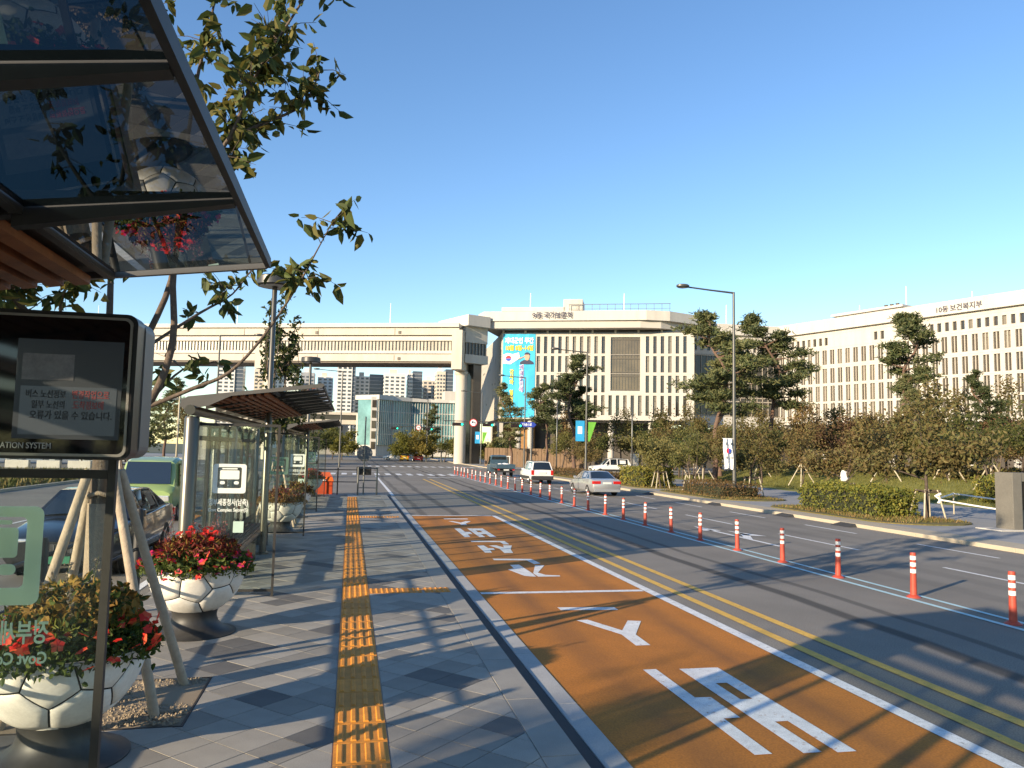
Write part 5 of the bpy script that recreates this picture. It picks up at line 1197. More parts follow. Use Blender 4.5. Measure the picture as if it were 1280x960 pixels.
hedge('azalea_shrub', 'low brown shrubs on the verge behind the white car', 20.9, 23.6, 64, 80, .14, .75, lf_azalea, 3800, .16, 5, 'shrub')
hedge('shrub_bank', 'brown undergrowth shrub bank beneath the pines', 46, 52, 52, 80, 1.0, 1.7, lf_brown+lf_olive, 6000, .26, 6, 'shrub')
hedge('shrub_bank', 'olive undergrowth shrub bank in front of the right office block', 52, 57, 30, 55, 1.0, 1.8, lf_olive+lf_brown, 6000, .28, 7, 'shrub')

# ------------------------------------------------------------------ trees on the right
G_ = 'young street trees along the right verge'
place('brown2', (23.7,42.5,.14), 'young brown-leaved street tree right of the tall street lamp, on four stakes', group=G_, scale=.95)
place('multi', (22.4,48.0,.14), 'young sparse street tree left of the tall street lamp, on stakes', group=G_, scale=.95)
place('olive', (21.9,52.2,.14), 'young olive street tree at the end of the small hedge behind the sedan', group=G_, scale=1.1)
place('brown', (24.5,34.8,.14), 'russet street tree wearing white cloth on its trunk, left of the roadside hedge', group=G_, scale=1.0)
place('brown2', (23.8,28.3,.14), 'bronze street tree on pale stakes at the right end of the roadside hedge', group=G_, scale=1.12)
place('olive', (26.6,64.0,.14), 'bushy olive street tree behind the white SUV on the verge', group=G_, scale=1.15)
place('brown', (23.9,76.0,.14), 'brownish street tree just left of the banner lamp', group=G_, scale=1.0)
W_ = 'park trees on the right lawn'
spots = [('brown',30.2,62.5,1.15,'rust-brown park tree behind the path, left of the big pines'),('olive',33.5,75,1.3,'olive park tree at the foot of the big left pine'),('green',37.5,66,1.2,'dark green small tree below the right pine'),
 ('brown2',36.2,57,1.05,'bronze park tree in the middle of the lawn'),('red',41.5,60,1.45,'dark red maple in front of the right office block'),('brown',40.2,52,1.25,'large russet park tree right of the lawn middle'),
 ('olive',44.0,50,1.3,'olive park tree below the bare-trunked pine'),('red',46.5,62,1.5,'purple-red maple left of the bare-trunked pine'),('brown2',47.5,54,1.2,'brown park tree right of the bare-trunked pine'),
 ('multi',40.4,42.3,1.2,'pale multi-stem tree behind the yellowish lawn hedge'),('multi',43.5,41,1.3,'pale multi-stem tree near the right edge behind the sign pillar'),('green',50.5,60,1.4,'green park tree between the two right-hand pines'),
 ('olive',47.0,44,1.35,'olive park tree behind the multi-stem trees'),('green',52.0,46,1.1,'bronze park tree at the far right edge'),
 ('olive',55.5,66,1.6,'broad olive park tree close to the right office block'),('red',57,58,1.5,'dark maple close under the right office windows'),('brown',44.5,72,1.5,'brown park tree behind the right pine'),
 ('green',32.5,72,1.2,'dark green tree behind the small hedge'),('brown2',36.5,86,1.25,'bronze tree right of the banner lamp'),('olive',33,90+14,1.6,'olive tree beyond the side street near the bannered office'),
 ('brown',39.5,82,1.5,'russet tree left of the big left pine'),('olive',46,106,2.0,'large olive tree before the bannered office'),('green',52,104,2.0,'dark green tree beside the glazed link'),('brown2',39,108,1.8,'brown tree beneath the bannered office windows'),
 ('brown',58,86,2.0,'brown tree in front of the glazed link'),('olive',63,80,2.0,'olive tree before the corner of the right block'),('brown2',68,72,2.1,'bronze tree before the right block'),('olive',66,58,2.0,'olive tree near the right block at the edge'),
 ('green',60,48,1.8,'green tree at the far right before the office block'),('brown',64,44,1.8,'brown tree at the extreme right before the office block')]
spots += [('olive',29.5,106,1.7,'olive tree hiding the foot of the broad pine'),('brown',34.5,112,2.0,'brown tree under the bannered office columns'),('olive',42.5,102,1.8,'olive tree at the side street corner before the bannered office'),('brown2',48.5,110,2.1,'tall bronze tree under the bronze glass bay'),('green',44.5,112,2.1,'green tree under the bannered office windows'),('olive',55.5,110,2.2,'tall olive tree at the right end of the bannered office'),('brown',60.5,100,2.1,'brown tree below the glazed link'),('green',66,92,2.1,'green tree beside the glazed link foot'),('brown',35.5,62,1.2,'russet park tree just right of the big left pine'),('green',43.2,56,1.25,'dark green park tree before the red maple'),('brown',49.5,49,1.25,'brown park tree nearest the right edge of the lawn'),('red',38.8,70,1.3,'dark red shrub-like maple between the two big pines'),('olive',53.5,56,1.45,'olive park tree left of the short dense pine')]
for k, x, y, s, lab in spots: place(k, (x, y, mound(x,y) if y < 83 else .06), lab, group=W_, scale=(s, s, s*.95))
H_ = 'tall red pines'
for k, x, y, h, lab in [('pine',35.0,70,16.2,'tallest red pine, left of the street lamp post'),('pine2',37.1,73,14.0,'second tall pine standing close behind the street lamp'),('pine',42.2,72,15.4,'tall pine right of the street lamp'),
   ('pine3',23.4,112,12.0,'small open pine in front of the blue banner'),('pine2',25.8,93+8,11.2,'slim pine between the blue banner and the banner lamp'),('pine',30.5,103,15.2,'broad pine right of the banner lamp, before the bannered office'),
   ('pine2',49.6,62,14.2,'bare-trunked umbrella pine before the right office block'),('pine3',57.1,60,9.2,'short dense pine near the right edge of the view'),('pine3',48.3,58,8.4,'low pine beneath the umbrella pine'),('pine2',33.0,106,11.5,'slim pine beside the broad one before the bannered office'),('pine3',19.9,190,13,'far pine before the teal glass office')]:
    place(k, (x, y, mound(x,y) if y < 83 else .05), lab, group=H_, scale=h/12)
# far trees: along the road beyond the crossing and on the left
K_ = 'small trees beyond the crossing'
for i, (k, x, y, s) in enumerate([('gold',9.5,150,1.5),('gold',11.5,158,1.7),('gold',13.5,150,1.5),('gold',15.5,160,1.7),('olive',18,150,1.4),('gold',20.5,145,1.3),('olive',22.5,138,1.2),('gold',24.5,135,1.1),('green',26.5,130,1.2),('gold',-1.5,150,1.7),('green',-3.5,160,1.6)]):
    place(k, (x, y, 0), ['golden-green small tree, %s in the row beyond the crossing' % ORD[i]][0], group=K_, scale=s)
J_ = 'trees left of the road'
for i, (k, x, y, s, lab) in enumerate([('multi',-15.6,60,1.3,'nearly bare slim tree behind the green truck'),('green',-20,75,1.5,'dark green tree left of the second shelter column'),('olive',-24,82,1.7,'olive tree in front of the far-left white building'),('green',-28,90,1.5,'green tree at the far left'),('pine3',-22,100,.85,'dark conifer behind the green truck'),('olive',-13,110,1.8,'olive tree behind the second shelter'),('green',-9,120,1.8,'green tree seen through the second shelter glass'),('brown',-17,95,1.5,'brown tree left of the second shelter'),('olive',-6,140,1.6,'olive tree behind the third shelter'),('green',-32,70,1.4,'green tree at the far left edge')]):
    place(k, (x, y, .03), lab, group=J_, scale=s)
for i, y in enumerate((-18,-13,-8)): place('brown2' if i % 2 else 'brown', (-18.6+.3*math.sin(i*2), y, .03), 'tall unseen tree added on the left verge for its shadow, %s from the back' % ORD[i], group='unseen trees added for their shadows', scale=(1.5,1.5,1.62))  # trees added out of view for the shadows they cast
# stakes round the verge trees
m_pole2 = M('pale_stake', (.42,.37,.27), rough=.85, var=.15, scale=8); m_polew = M('white_cloth', (.75,.74,.72), rough=.8, var=.05)
for i, (x, y, lab) in enumerate(((23.7,42.5,'pale stake frame round the tree right of the street lamp'),(22.4,48,'pale stake frame round the tree left of the street lamp'),(21.9,52.2,'stake frame at the end of the small hedge'),(24.5,34.8,'stake frame under the russet tree with white cloth'),(23.8,28.3,'pale stake frame at the right end of the roadside hedge'),(26.6,64,'stake frame on the verge behind the white SUV'))):
    t = thing('tree_support', lab, 'tree stakes', (x, y, .14), 0, 'stake frames on the right verge')
    for sx in (-1,1):
        for sy in (-1,1): MB().tube([(x+sx*.52,y+sy*.45,.12),(x+sx*.30,y+sy*.26,1.35)], .035, 8).build('pole', m_pole2, t, True, .7)
    for sy in (-1,1): MB().tube([(x-.42,y+sy*.28,1.25),(x+.42,y+sy*.28,1.25)], .03, 8).build('crossbar', m_bark_d, t, True, .7)
    for sx in (-1,1): MB().tube([(x+sx*.32,y-.38,1.31),(x+sx*.32,y+.38,1.31)], .03, 8).build('crossbar', m_bark_d, t, True, .7)
cl = tag(MB().lathe([(.10,1.42),(.19,1.45),(.20,1.6),(.18,1.8),(.13,1.95),(.08,1.97)], 14, 24.5, 34.8).build('white_cloth', m_polew, None, True), 'white cloth tied round the trunk of the russet street tree', 'cloth')
# diagonal props of the park trees
pr_rng = random.Random(9)
for i, (x, y) in enumerate(((30.2,62.5),(33.5,75),(36.2,57),(40.2,52),(44,50),(47.5,54),(40.4,42.3),(43.5,41),(37.5,66),(41.5,60))):
    z = mound(x, y); t = thing('tree_support', '%s tripod of bare props on the park trees, counting from the street lamp' % ORD[i], 'tree stakes', (x, y, z), 0, 'tripod props on the park trees')
    for k in range(3): a = 2*math.pi*k/3+i; MB().tube([(x+1.25*math.cos(a),y+1.25*math.sin(a),z-.05),(x+.1*math.cos(a),y+.1*math.sin(a),z+1.75)], .045, 7).build('pole', m_pole2, t, True, .7)

# ------------------------------------------------------------------ bollards
m_bol = M('bollard_orange_red', (.40,.062,.036), rough=.5, var=.12, scale=6); m_band = M('bollard_white_band', (.72,.70,.66), rough=.45, var=.08, scale=20); m_band2 = M('bollard_grey_band', (.42,.42,.42), rough=.4, var=.08, scale=20)
bo = thing('lane_bollard', '', 'bollard')
MB().lathe([(.13,.0),(.13,.012),(.10,.03),(.075,.05),(.0,.05)], 20).build('base', m_bol, bo, True, .7)
MB().lathe([(.062,.05),(.054,.46)], 18).build('tube', m_bol, bo, True)
z = .46
for k in range(3):
    MB().lathe([(.0545,z),(.0545,z+.075)], 18).build('reflective_band', m_band, bo, True); MB().lathe([(.054,z+.075),(.053,z+.125)], 18).build('collar', m_bol, bo, True); z += .125
MB().lathe([(.053,z),(.050,z+.01),(0,z+.012)], 18).build('cap', m_bol, bo, True, .6)
for i in range(31):
    y = 10.8+2.28*i; lab = 'orange-red lane bollard with white bands, %s counting away from the right edge' % ORD[i]; loc = (10.64+.02*math.sin(i*2.3), y, 0)
    if i == 0: bo.location = loc; tag(bo, lab, 'bollard', 'lane bollards between the carriageways')
    else:
        o = dup(bo, loc, i*1.3, lab, 'lane bollards between the carriageways'); o.rotation_euler.x = .02*math.sin(i*3.1); o.rotation_euler.y = .02*math.cos(i*2.2)

# ------------------------------------------------------------------ street lamps
sl = thing('street_lamp', '', 'street lamp')
H = 12.2
MB().lathe([(.17,0),(.17,.05),(.125,.07),(.115,1.2),(.085,7),(.07,H)], 14).build('pole', m_lamp_metal, sl, True, .5)
MB().tube([(.05,0,H-.05),(-1.5,0,H+.03),(-3.0,0,H+.13)], [.06,.05,.045], 10).build('arm', m_lamp_metal, sl, True, .6)
MB().lathe([(0,-.09),(.28,-.08),(.34,-.03),(.34,.05),(.28,.09),(0,.10)], 24).xform(Matrix.Translation((-3.25,0,H+.16)) @ Matrix.Diagonal((1.15,.9,1,1))).build('lamp_head', m_lamp_metal, sl, True, .6)
MB().lathe([(0,-.095),(.24,-.092)], 20).xform(Matrix.Translation((-3.25,0,H+.16))).build('lens', m_lens, sl)
for i, (x, y, rz, lab) in enumerate(((22.05,41.6,0,'tall street lamp with long arm and flag, nearest on the right'),(22.0,70.5,0,'tall street lamp carrying blue and green banners'),(22.3,98.5,0,'street lamp beside the signal mast before the blue banner'),(21.5,128,0,'street lamp near the bridge pier'),(14.5,150,0,'distant street lamp beyond the crossing'),(-11.6,71,math.pi,'street lamp at the left roadside behind the second shelter'),(-12,118,math.pi,'far street lamp at the left roadside'),(-1.3,100,0,'slim street lamp on the far traffic island'))):
    if i == 0: sl.location = (x,y,.1); tag(sl, lab, 'street lamp', 'tall street lamps')
    else: dup(sl, (x,y,.0), rz, lab, 'tall street lamps')
# flag and banners on the lamps
m_flagw = M('flag_white', (.78,.78,.78), rough=.8, var=.04, trans=.2)
fl = thing('hanging_flag', 'white national flag hanging from the nearest tall street lamp', 'flag', (21.7,41.55,1.9))
bb = MB(); n = 8
for i in range(n):
    for j in range(6):
        f = lambda i, j: (21.34+.56*i/n+.02*math.sin(j), 41.5+.07*math.sin(i*1.3+j*.4), 1.85+1.7*j/6-.10*abs(i-4)/4*(1 if j == 0 else 0))
        bb.add([f(i,j),f(i+1,j),f(i+1,j+1),f(i,j+1)], [(0,1,2,3)])
bb.build('cloth', m_flagw, fl, True)
def disc(cx, cz, y, r, a0, a1, mat, nm, par): b_ = MB(); pts = [(cx+r*math.cos(a0+(a1-a0)*i/12), y, cz+r*math.sin(a0+(a1-a0)*i/12)) for i in range(13)]; b_.add(pts, [tuple(range(13))]); b_.build(nm, mat, par)
disc(21.60, 2.85, 41.40, .15, math.pi*.5, math.pi*1.5, MATS['flag_red'], 'emblem_red', fl); disc(21.60, 2.85, 41.40, .15, -math.pi*.5, math.pi*.5, MATS['flag_blue'], 'emblem_blue', fl)
for x, z in ((21.46,3.2),(21.76,3.2),(21.46,2.4),(21.76,2.4)):
    for k in range(3): MB().box(x-.06,x+.06,41.39,41.40,z+.05*k,z+.05*k+.025).build('trigram_bar', m_black, fl)
MB().tube([(21.28,41.55,3.57),(22.0,41.58,3.57)], .02, 6).build('flag_pole', m_white, fl)
m_bgreen = M('banner_green', (.15,.42,.05), rough=.7, var=.2, scale=1.5); m_bcyan = M('banner_cyan', (.03,.32,.60), rough=.7, var=.2, scale=1.2)
for i, (x, y, lab) in enumerate(((22,70.5,'blue banner hanging left of the second street lamp pole'),(21.5,128,'pale blue banner on the lamp near the bridge pier'))):
    o = thing('street_banner', lab, 'banner', (x-1,y,4.5)); MB().box(x-1.05,x-.18,y-.02,y+.01,3.6,5.55).build('cloth', m_bcyan, o); MB().tube([(x-1.1,y,5.58),(x,y,5.58)], .025, 6).build('rod', m_grey_metal, o)
    MB().box(x-.85,x-.42,y-.035,y-.025,4.3,5.0).build('print', m_bw, o)
    o = thing('street_banner', lab.replace('blue banner hanging left of','green tapering banner right of').replace('pale blue','green'), 'banner', (x+1,y,4.5)); MB().add([(x+.2,y-.02,3.6),(x+.35,y-.02,3.6),(x+.98,y-.02,5.45),(x+.2,y-.02,5.45),(x+.2,y+.01,3.6),(x+.35,y+.01,3.6),(x+.98,y+.01,5.45),(x+.2,y+.01,5.45)], [(0,1,2,3),(7,6,5,4),(0,4,5,1),(1,5,6,2),(2,6,7,3),(3,7,4,0)]).build('cloth', m_bgreen, o); MB().tube([(x,y,5.48),(x+1.05,y,5.48)], .025, 6).build('rod', m_grey_metal, o)

# ------------------------------------------------------------------ traffic signals
m_go = M('signal_green_lit', (.02,.4,.25), rough=.4, var=0, emit=(.02,.85,.50,1.6)); m_off = M('signal_lens_off', (.03,.012,.01), rough=.3, var=0)
m_sred = M('sign_red', (.55,.03,.03), rough=.5, var=0); m_sblue = M('sign_blue', (.03,.06,.35), rough=.5, var=0)
def signal(px_, y, x0, z, heads, signs, blue, lab):
    o = thing('traffic_signal', lab, 'traffic signal', (px_, y, 0), 0, 'traffic signals at the crossing')
    MB().lathe([(.16,0),(.13,.1),(.12,z+.6),(.10,z+.65)], 12, px_, y).build('pole', m_lamp_metal, o, True, .5); MB().tube([(px_,y,z+.35),((px_+x0)/2,y,z+.42),(x0,y,z+.42)], [.08,.06,.05], 8).build('mast_arm', m_lamp_metal, o, True, .6)
    for hx in heads:
        h = MB().bbox(hx-.72,hx+.72,y-.30,y-.08,z-.20,z+.22,.04).build('signal_head', m_black, o)
        for k in range(4):
            cx = hx-.53+k*.353; MB().tube([(cx,y-.33,z+.01),(cx,y-.305,z+.01)], .145, 16).build('lens', m_go if k == 3 else m_off, h)
    for sx in signs:
        s = MB().tube([(sx,y-.16,z+.25),(sx,y-.13,z+.25)], .50, 28).build('no_turn_sign', m_sred, o); MB().tube([(sx,y-.18,z+.25),(sx,y-.165,z+.25)], .40, 28).build('sign_face', m_bw, s)
        MB().add([(sx+.16,y-.19,z+.0),(sx+.26,y-.19,z+.0),(sx+.26,y-.19,z+.38),(sx-.05,y-.19,z+.38),(sx-.05,y-.19,z+.50),(sx-.28,y-.19,z+.32),(sx-.05,y-.19,z+.14),(sx-.05,y-.19,z+.28),(sx+.16,y-.19,z+.28)], [(0,1,2,3,4,5,6,7,8)]).build('arrow', m_black, s)
    if blue:
        pts = [(blue-1.0,z-.12),(blue+.75,z-.12),(blue+1.1,z+.2),(blue+.75,z+.52),(blue-1.0,z+.52)]; s = MB(); plate_xz(s, pts, y-.16, .03); s = s.build('street_name_sign', m_sblue, o)
        text('lettering', '다솜1로', .40, m_bw, s, (blue-.8, y-.17, z+.06), bold=.02)
    return o
signal(23.0, 97.5, 11.5, 5.75, (13.3,17.2,21.0-.1), (14.9+.4,), 22.6-.1, 'near traffic signal mast with green lights and a round no-turn sign')
signal(17.4, 150, 6.8, 6.3, (8.2,14.8), (12.8,), None, 'far traffic signal mast beyond the crossing, smaller')

# ------------------------------------------------------------------ sign pillar, rope, fence, small posts
m_pil = M('pillar_concrete_grey', (.135,.125,.105), rough=.8, var=.1, scale=2, fine=.1, fscale=30)
sp_ = thing('sign_pillar', 'grey monolith sign pillar with dark glossy panel at the right edge', 'sign', (23.6,24.0,.1))
MB().bbox(23.62,24.02,23.8,24.6,.1,2.20,.02).build('left_leg', m_pil, sp_); MB().bbox(24.022,25.4,23.82,24.58,1.88,2.198,.02).build('lintel', m_pil, sp_); MB().box(24.024,25.4,23.95,24.3,.85,1.876).build('display_panel', M('pillar_panel_dark', (.035,.022,.02), rough=.25, var=.5, scale=3), sp_); MB().box(24.024,25.35,24.0,24.2,.1,.845).build('lower_plate', m_pil, sp_); MB().bbox(22.9,26,23.6,24.8,.102,.14,.01).build('plinth', m_concrete, sp_)
m_rope = M('white_rope', (.72,.71,.68), rough=.8, var=.05)
rp = thing('rope_barrier', 'white rope strung from the staked tree past the grey pillar', 'rope', (23.8,27.6,.14))
for pts in ([(24.1,28.0,.95),(26,26.2,.62),(27.5,24.4,.60),(29,22.5,.9)], [(24.1,28.0,1.0),(27.5,31.0,1.05)], [(27.5,31.0,1.05),(30.0,28.5,.72),(32.5,26,.7)]): MB().tube(polyline(pts,5), .035, 7).build('rope', m_rope, rp, True)
MB().tube([(24.1,28.0,.8),(24.25,28.05,.95),(24.05,28.1,1.1),(24.2,27.95,1.2)], .06, 7).build('knot', m_rope, rp, True); MB().cyl(27.5,31.0,.1,1.1,.03,n=8).build('post', m_pole2, rp)
fe = thing('timber_fence', 'tall brown vertical-board fence beside the bannered office', 'fence', (24,112,.06)); m_fb = M('fence_board_brown', (.15,.095,.055), rough=.8, var=.15, scale=2)
ff = Frame((20.5,118), (33.5,108.5))
for i in range(32): u = i*.5; ff.box(bb := MB(), u, u+.46, .06, 2.9, 0, .06 if i % 2 else .10); bb.build('board', m_fb, fe)
ff.box(bb := MB(), 0, 16, .6, .75, -.10, -.02); bb.build('rail', m_fb, fe); ff.box(bb := MB(), 0, 16, 2.2, 2.35, -.10, -.02); bb.build('rail', m_fb, fe)
gp = tag(MB().bbox(30.9,31.7,81.8,82.2,.1,2.5,.02).build('gate_pillar', m_stone), 'pale square gate pillar right of the parked white car', 'pillar')
nb2 = thing('notice_board', 'small white-framed notice board at the corner before the brown fence', 'notice board', (20.8,103.5,.06))
for x in (20.2,21.4): MB().box(x-.05,x+.05,103.45,103.55,.06,1.7).build('post', m_white, nb2)
MB().box(20.25,21.35,103.47,103.53,.7,1.65).build('panel', m_wframe, nb2); MB().box(20.1,21.5,103.4,103.6,1.702,1.8).build('top', m_white, nb2)
for i, (x, y, lab) in enumerate(((23.3,86,'plain white flag pole between pine and banner lamp'),(27.2,72,'slim pale post right of the banner lamp'),(-13.2,64,'telegraph pole behind the green truck'))):
    o = thing('slim_pole', lab, 'pole', (x,y,0)); MB().tube([(x,y,0),(x,y,8.2 if i < 2 else 6.6)], [.09,.06], 8).build('shaft', m_pole2 if i == 2 else m_grey_metal, o, True)
    if i == 2: MB().box(x-.7,x+.7,y-.05,y+.05,6.0,6.12).build('crossarm', m_grey_metal, o)
for i in range(7):
    x, y = -33+i*2.6, 80+.2*i; o = tag(MB().bbox(x-1.0,x+1.0,y-.25,y+.25,.02,.75,.05).build('concrete_block', m_concrete), 'pale concrete barrier block, %s from the left along the far parking edge' % ORD[i], 'barrier block', 'concrete blocks at the left parking edge')

m_ramp = M('rubber_ramp_black', (.04,.04,.04), rough=.85, var=.2, scale=6)
for i, y in enumerate((26.6,30.8,37.5,46.5,55.0)):
    bb = MB(); bb.add([(18.45,y-.55,.005),(18.45,y+.55,.005),(18.845,y+.45,.12),(18.845,y-.45,.12),(18.845,y-.55,.005),(18.845,y+.55,.005)], [(0,3,2,1),(0,4,3),(1,2,5),(3,4,5,2),(0,1,5,4)])
    tag(bb.build('kerb_ramp', m_ramp), 'black rubber ramp against the far kerb, %s from the right edge' % ORD[i], 'kerb ramp', 'rubber ramps along the far kerb')
# ------------------------------------------------------------------ vehicles
g_car = M('car_glass', (.012,.016,.02), rough=.04, var=0, spec=.9, coat=.5); m_tail = M('tail_light_red', (.45,.012,.01), rough=.2, var=0, coat=.5); m_head = M('head_light', (.6,.6,.58), rough=.12, var=.2, scale=20, metal=.5)
m_trim = M('car_trim_dark', (.03,.03,.031), rough=.55, var=0); m_plate = M('number_plate', (.62,.62,.58), rough=.5, var=0); m_plate_g = M('number_plate_green', (.03,.16,.09), rough=.5, var=0); m_chrome = M('chrome', (.6,.6,.6), rough=.12, metal=1, var=0)
def paint(name, col, metal=.35): return M(name, col, rough=.35, var=0, metal=metal, coat=1, spec=.5)
def wheel(root, x, y, r, w=.21):
    s = 1 if x > 0 else -1
    t = MB(); n = 24; prof = [(r*.62,-w/2),(r*.93,-w/2),(r,-w/2+.03),(r,w/2-.03),(r*.93,w/2),(r*.62,w/2)]
    t.lathe(prof, n); t.xform(Matrix.Translation((x,y,r)) @ Matrix.Rotation(math.pi/2,4,'Y')); ty = t.build('wheel', m_rubber, root, True, .6)
    m = MB(); m.lathe([(0,.0),(r*.60,.02),(r*.63,.035)], 20)
    for k in range(5): a = 2*math.pi*k/5; m.add([(math.cos(a-.22)*r*.15,math.sin(a-.22)*r*.15,.03),(math.cos(a+.22)*r*.15,math.sin(a+.22)*r*.15,.03),(math.cos(a+.12)*r*.6,math.sin(a+.12)*r*.6,.05),(math.cos(a-.12)*r*.6,math.sin(a-.12)*r*.6,.05)], [(0,1,2,3)])
    m.xform(Matrix.Translation((x+s*(w/2-.05),y,r)) @ Matrix.Rotation(s*math.pi/2,4,'Y')); m.build('rim', m_rim, ty)
    a = MB(); a.lathe([(r*1.16,-.01),(r*1.16,.0),(0,.0)], 24); a.xform(Matrix.Translation((x+s*.02,y,r*1.04)) @ Matrix.Rotation(s*math.pi/2,4,'Y')); return a
def loft(stations, ring):
    """stations: list of parameter tuples; ring(params) -> list of half-section points (x>=0) from bottom centre to top centre"""
    rows = []
    for st in stations:
        h = ring(*st); rows.append(h+[(-p[0],p[1],p[2]) for p in h[-2:0:-1]])
    n = len(rows[0]); b = MB(); b.add([p for r in rows for p in r], [(i*n+j, i*n+(j+1)%n, (i+1)*n+(j+1)%n, (i+1)*n+j) for i in range(len(rows)-1) for j in range(n)]+[tuple(range(n))[::-1], tuple((len(rows)-1)*n+j for j in range(n))]); return b
def quad_inset(b, q, s, off):
    q = [Vector(p) for p in q]; c = sum(q, Vector())/len(q); nrm = (q[1]-q[0]).cross(q[2]-q[0]).normalized()
    if nrm.dot(c-Vector((0,c.y*.6,.9))) < 0: nrm = -nrm; q = q[::-1]
    b.add([c.lerp(p, s)+nrm*off for p in q], [tuple(range(len(q)))])
def car(label, col, kind, loc, rz=0, scale=1, plate_mat=None, group=None, cat='car', detail=True):
    r = thing('car', label, cat, (0,0,0), 0, group); pm_ = paint('paint_%s' % col[0], col[1], col[2] if len(col) > 2 else .35)
    if kind == 'sedan':
        Ln, W, hw = 4.8, .92, [(-2.42,.80,.42,.62,.80),(-2.36,.88,.28,.70,.98),(-2.1,.91,.22,.72,1.03),(-1.4,.92,.20,.73,1.04),(-.4,.92,.20,.72,1.0),(.7,.92,.20,.70,.97),(1.2,.91,.20,.69,.95),(1.9,.89,.22,.66,.84),(2.3,.82,.26,.60,.74),(2.42,.70,.36,.55,.66)]
        gh = dict(A=-1.75, B=-.95, Bm=-.15, D=.35, E=1.15, zb=1.0, zr=1.45, wb=.86, wr=.64); wy = (-1.42,1.42); wr_ = .33
    elif kind == 'suv':
        Ln, W, hw = 4.5, .90, [(-2.25,.84,.45,.75,1.02),(-2.2,.89,.36,.82,1.08),(-1.8,.91,.30,.85,1.12),(-.6,.92,.28,.85,1.12),(.6,.92,.28,.84,1.10),(1.15,.91,.28,.83,1.08),(1.8,.88,.30,.80,1.0),(2.15,.82,.34,.72,.92),(2.25,.72,.42,.65,.84)]
        gh = dict(A=-2.18, B=-1.85, Bm=-.55, D=.25, E=1.0, zb=1.08, zr=1.78, wb=.86, wr=.70); wy = (-1.32,1.38); wr_ = .36
    else:                                                     # hatchback
        Ln, W, hw = 3.9, .84, [(-1.95,.78,.40,.70,.92),(-1.9,.83,.30,.74,.98),(-1.5,.85,.24,.75,1.0),(0,.86,.22,.74,.98),(.9,.85,.22,.72,.95),(1.5,.82,.24,.68,.86),(1.85,.75,.30,.6,.76),(1.95,.64,.38,.55,.68)]
        gh = dict(A=-1.88, B=-1.5, Bm=-.35, D=.3, E=1.05, zb=.96, zr=1.48, wb=.80, wr=.62); wy = (-1.2,1.2); wr_ = .31
    ring = lambda y, w, z0, zm, zt: [(0,y,z0),(w*.86,y,z0),(w*.97,y,z0+.12),(w,y,(z0+zm)/2+.06),(w*.995,y,zm),(w*.955,y,zt-.05),(w*.86,y,zt-.008),(w*.4,y,zt+.012),(0,y,zt+.015)]
    body = loft(hw, ring).build('body', pm_, r, True, .55)
    g = gh; zb, zr, wb, wr2 = g['zb']-.02, g['zr'], g['wb'], g['wr']; ym = (g['B']+g['D'])/2
    b0 = {s: [(s*wb,g['A'],zb),(s*wb,g['B'],zb),(s*wb,g['Bm'],zb),(s*wb,g['D'],zb),(s*wb*.97,g['E'],zb-.03)] for s in (-1,1)}
    t0 = {s: [(s*wr2*.97,g['B'],zr-.035),(s*wr2,g['Bm'],zr),(s*wr2,g['D'],zr-.03)] for s in (-1,1)}
    cb = MB(); V = b0[1]+t0[1]+b0[-1]+t0[-1]+[(0,g['B']-.03,zr-.01),(0,g['Bm'],zr+.03),(0,g['D']+.05,zr-.005),(0,g['A']-.06,zb),(0,g['E']+.1,zb-.02)]
    faces = [(0,1,5),(1,2,6,5),(2,3,7,6),(3,4,7),(8,13,9),(9,13,14,10),(10,14,15,11),(11,15,12),(5,6,17,16),(6,7,18,17),(13,16,17,14),(14,17,18,15),(0,5,16,19),(8,19,16,13),(4,20,18,7),(12,15,18,20)]
    cb.add(V, faces); cab = cb.build('cabin', pm_, r, True, .45)
    for s in (0, 8):
        for f in ((1,2,6,5),(2,3,7,6)): w = MB(); quad_inset(w, [V[i+s] for i in f], .90, .006); w.build('side_window', g_car, cab)
        w = MB(); quad_inset(w, [V[i+s] for i in (3,4,7)], .72, .006); w.build('side_window', g_car, cab)
        if kind == 'sedan': w = MB(); quad_inset(w, [V[i+s] for i in (0,1,5)], .66, .006); w.build('side_window', g_car, cab)
    w = MB(); 
    def glass(idx, nm, lo=.07):
        a, c_, d, e = [Vector(V[i]) for i in idx]                # bottom left, bottom right, top right, top left (with centre bow)
        q = [a.lerp(e,lo).lerp(c_.lerp(d,lo),.05), c_.lerp(d,lo).lerp(a.lerp(e,lo),.05), d.lerp(c_,lo).lerp(e.lerp(a,lo),.06), e.lerp(a,lo).lerp(d.lerp(c_,lo),.06)]
        ctr = (q[0]+q[1]+q[2]+q[3])/4; nrm = (q[1]-q[0]).cross(q[3]-q[0]).normalized()
        if nrm.y*(ctr.y) < 0: nrm = -nrm
        bow = .055; b_ = MB(); rows = []
        for k in range(5):
            t = k/4; o_ = nrm*(.012+bow*(1-(2*t-1)**2)*1.05); rows.append((q[0].lerp(q[1],t)+o_, q[3].lerp(q[2],t)+o_*.8))
        b_.add([p for rr in rows for p in rr], [(2*k,2*k+2,2*k+3,2*k+1) for k in range(4)]); b_.build(nm, g_car, cab, True)
    glass((8,0,5,13), 'rear_window'); glass((4,12,15,7), 'windshield')
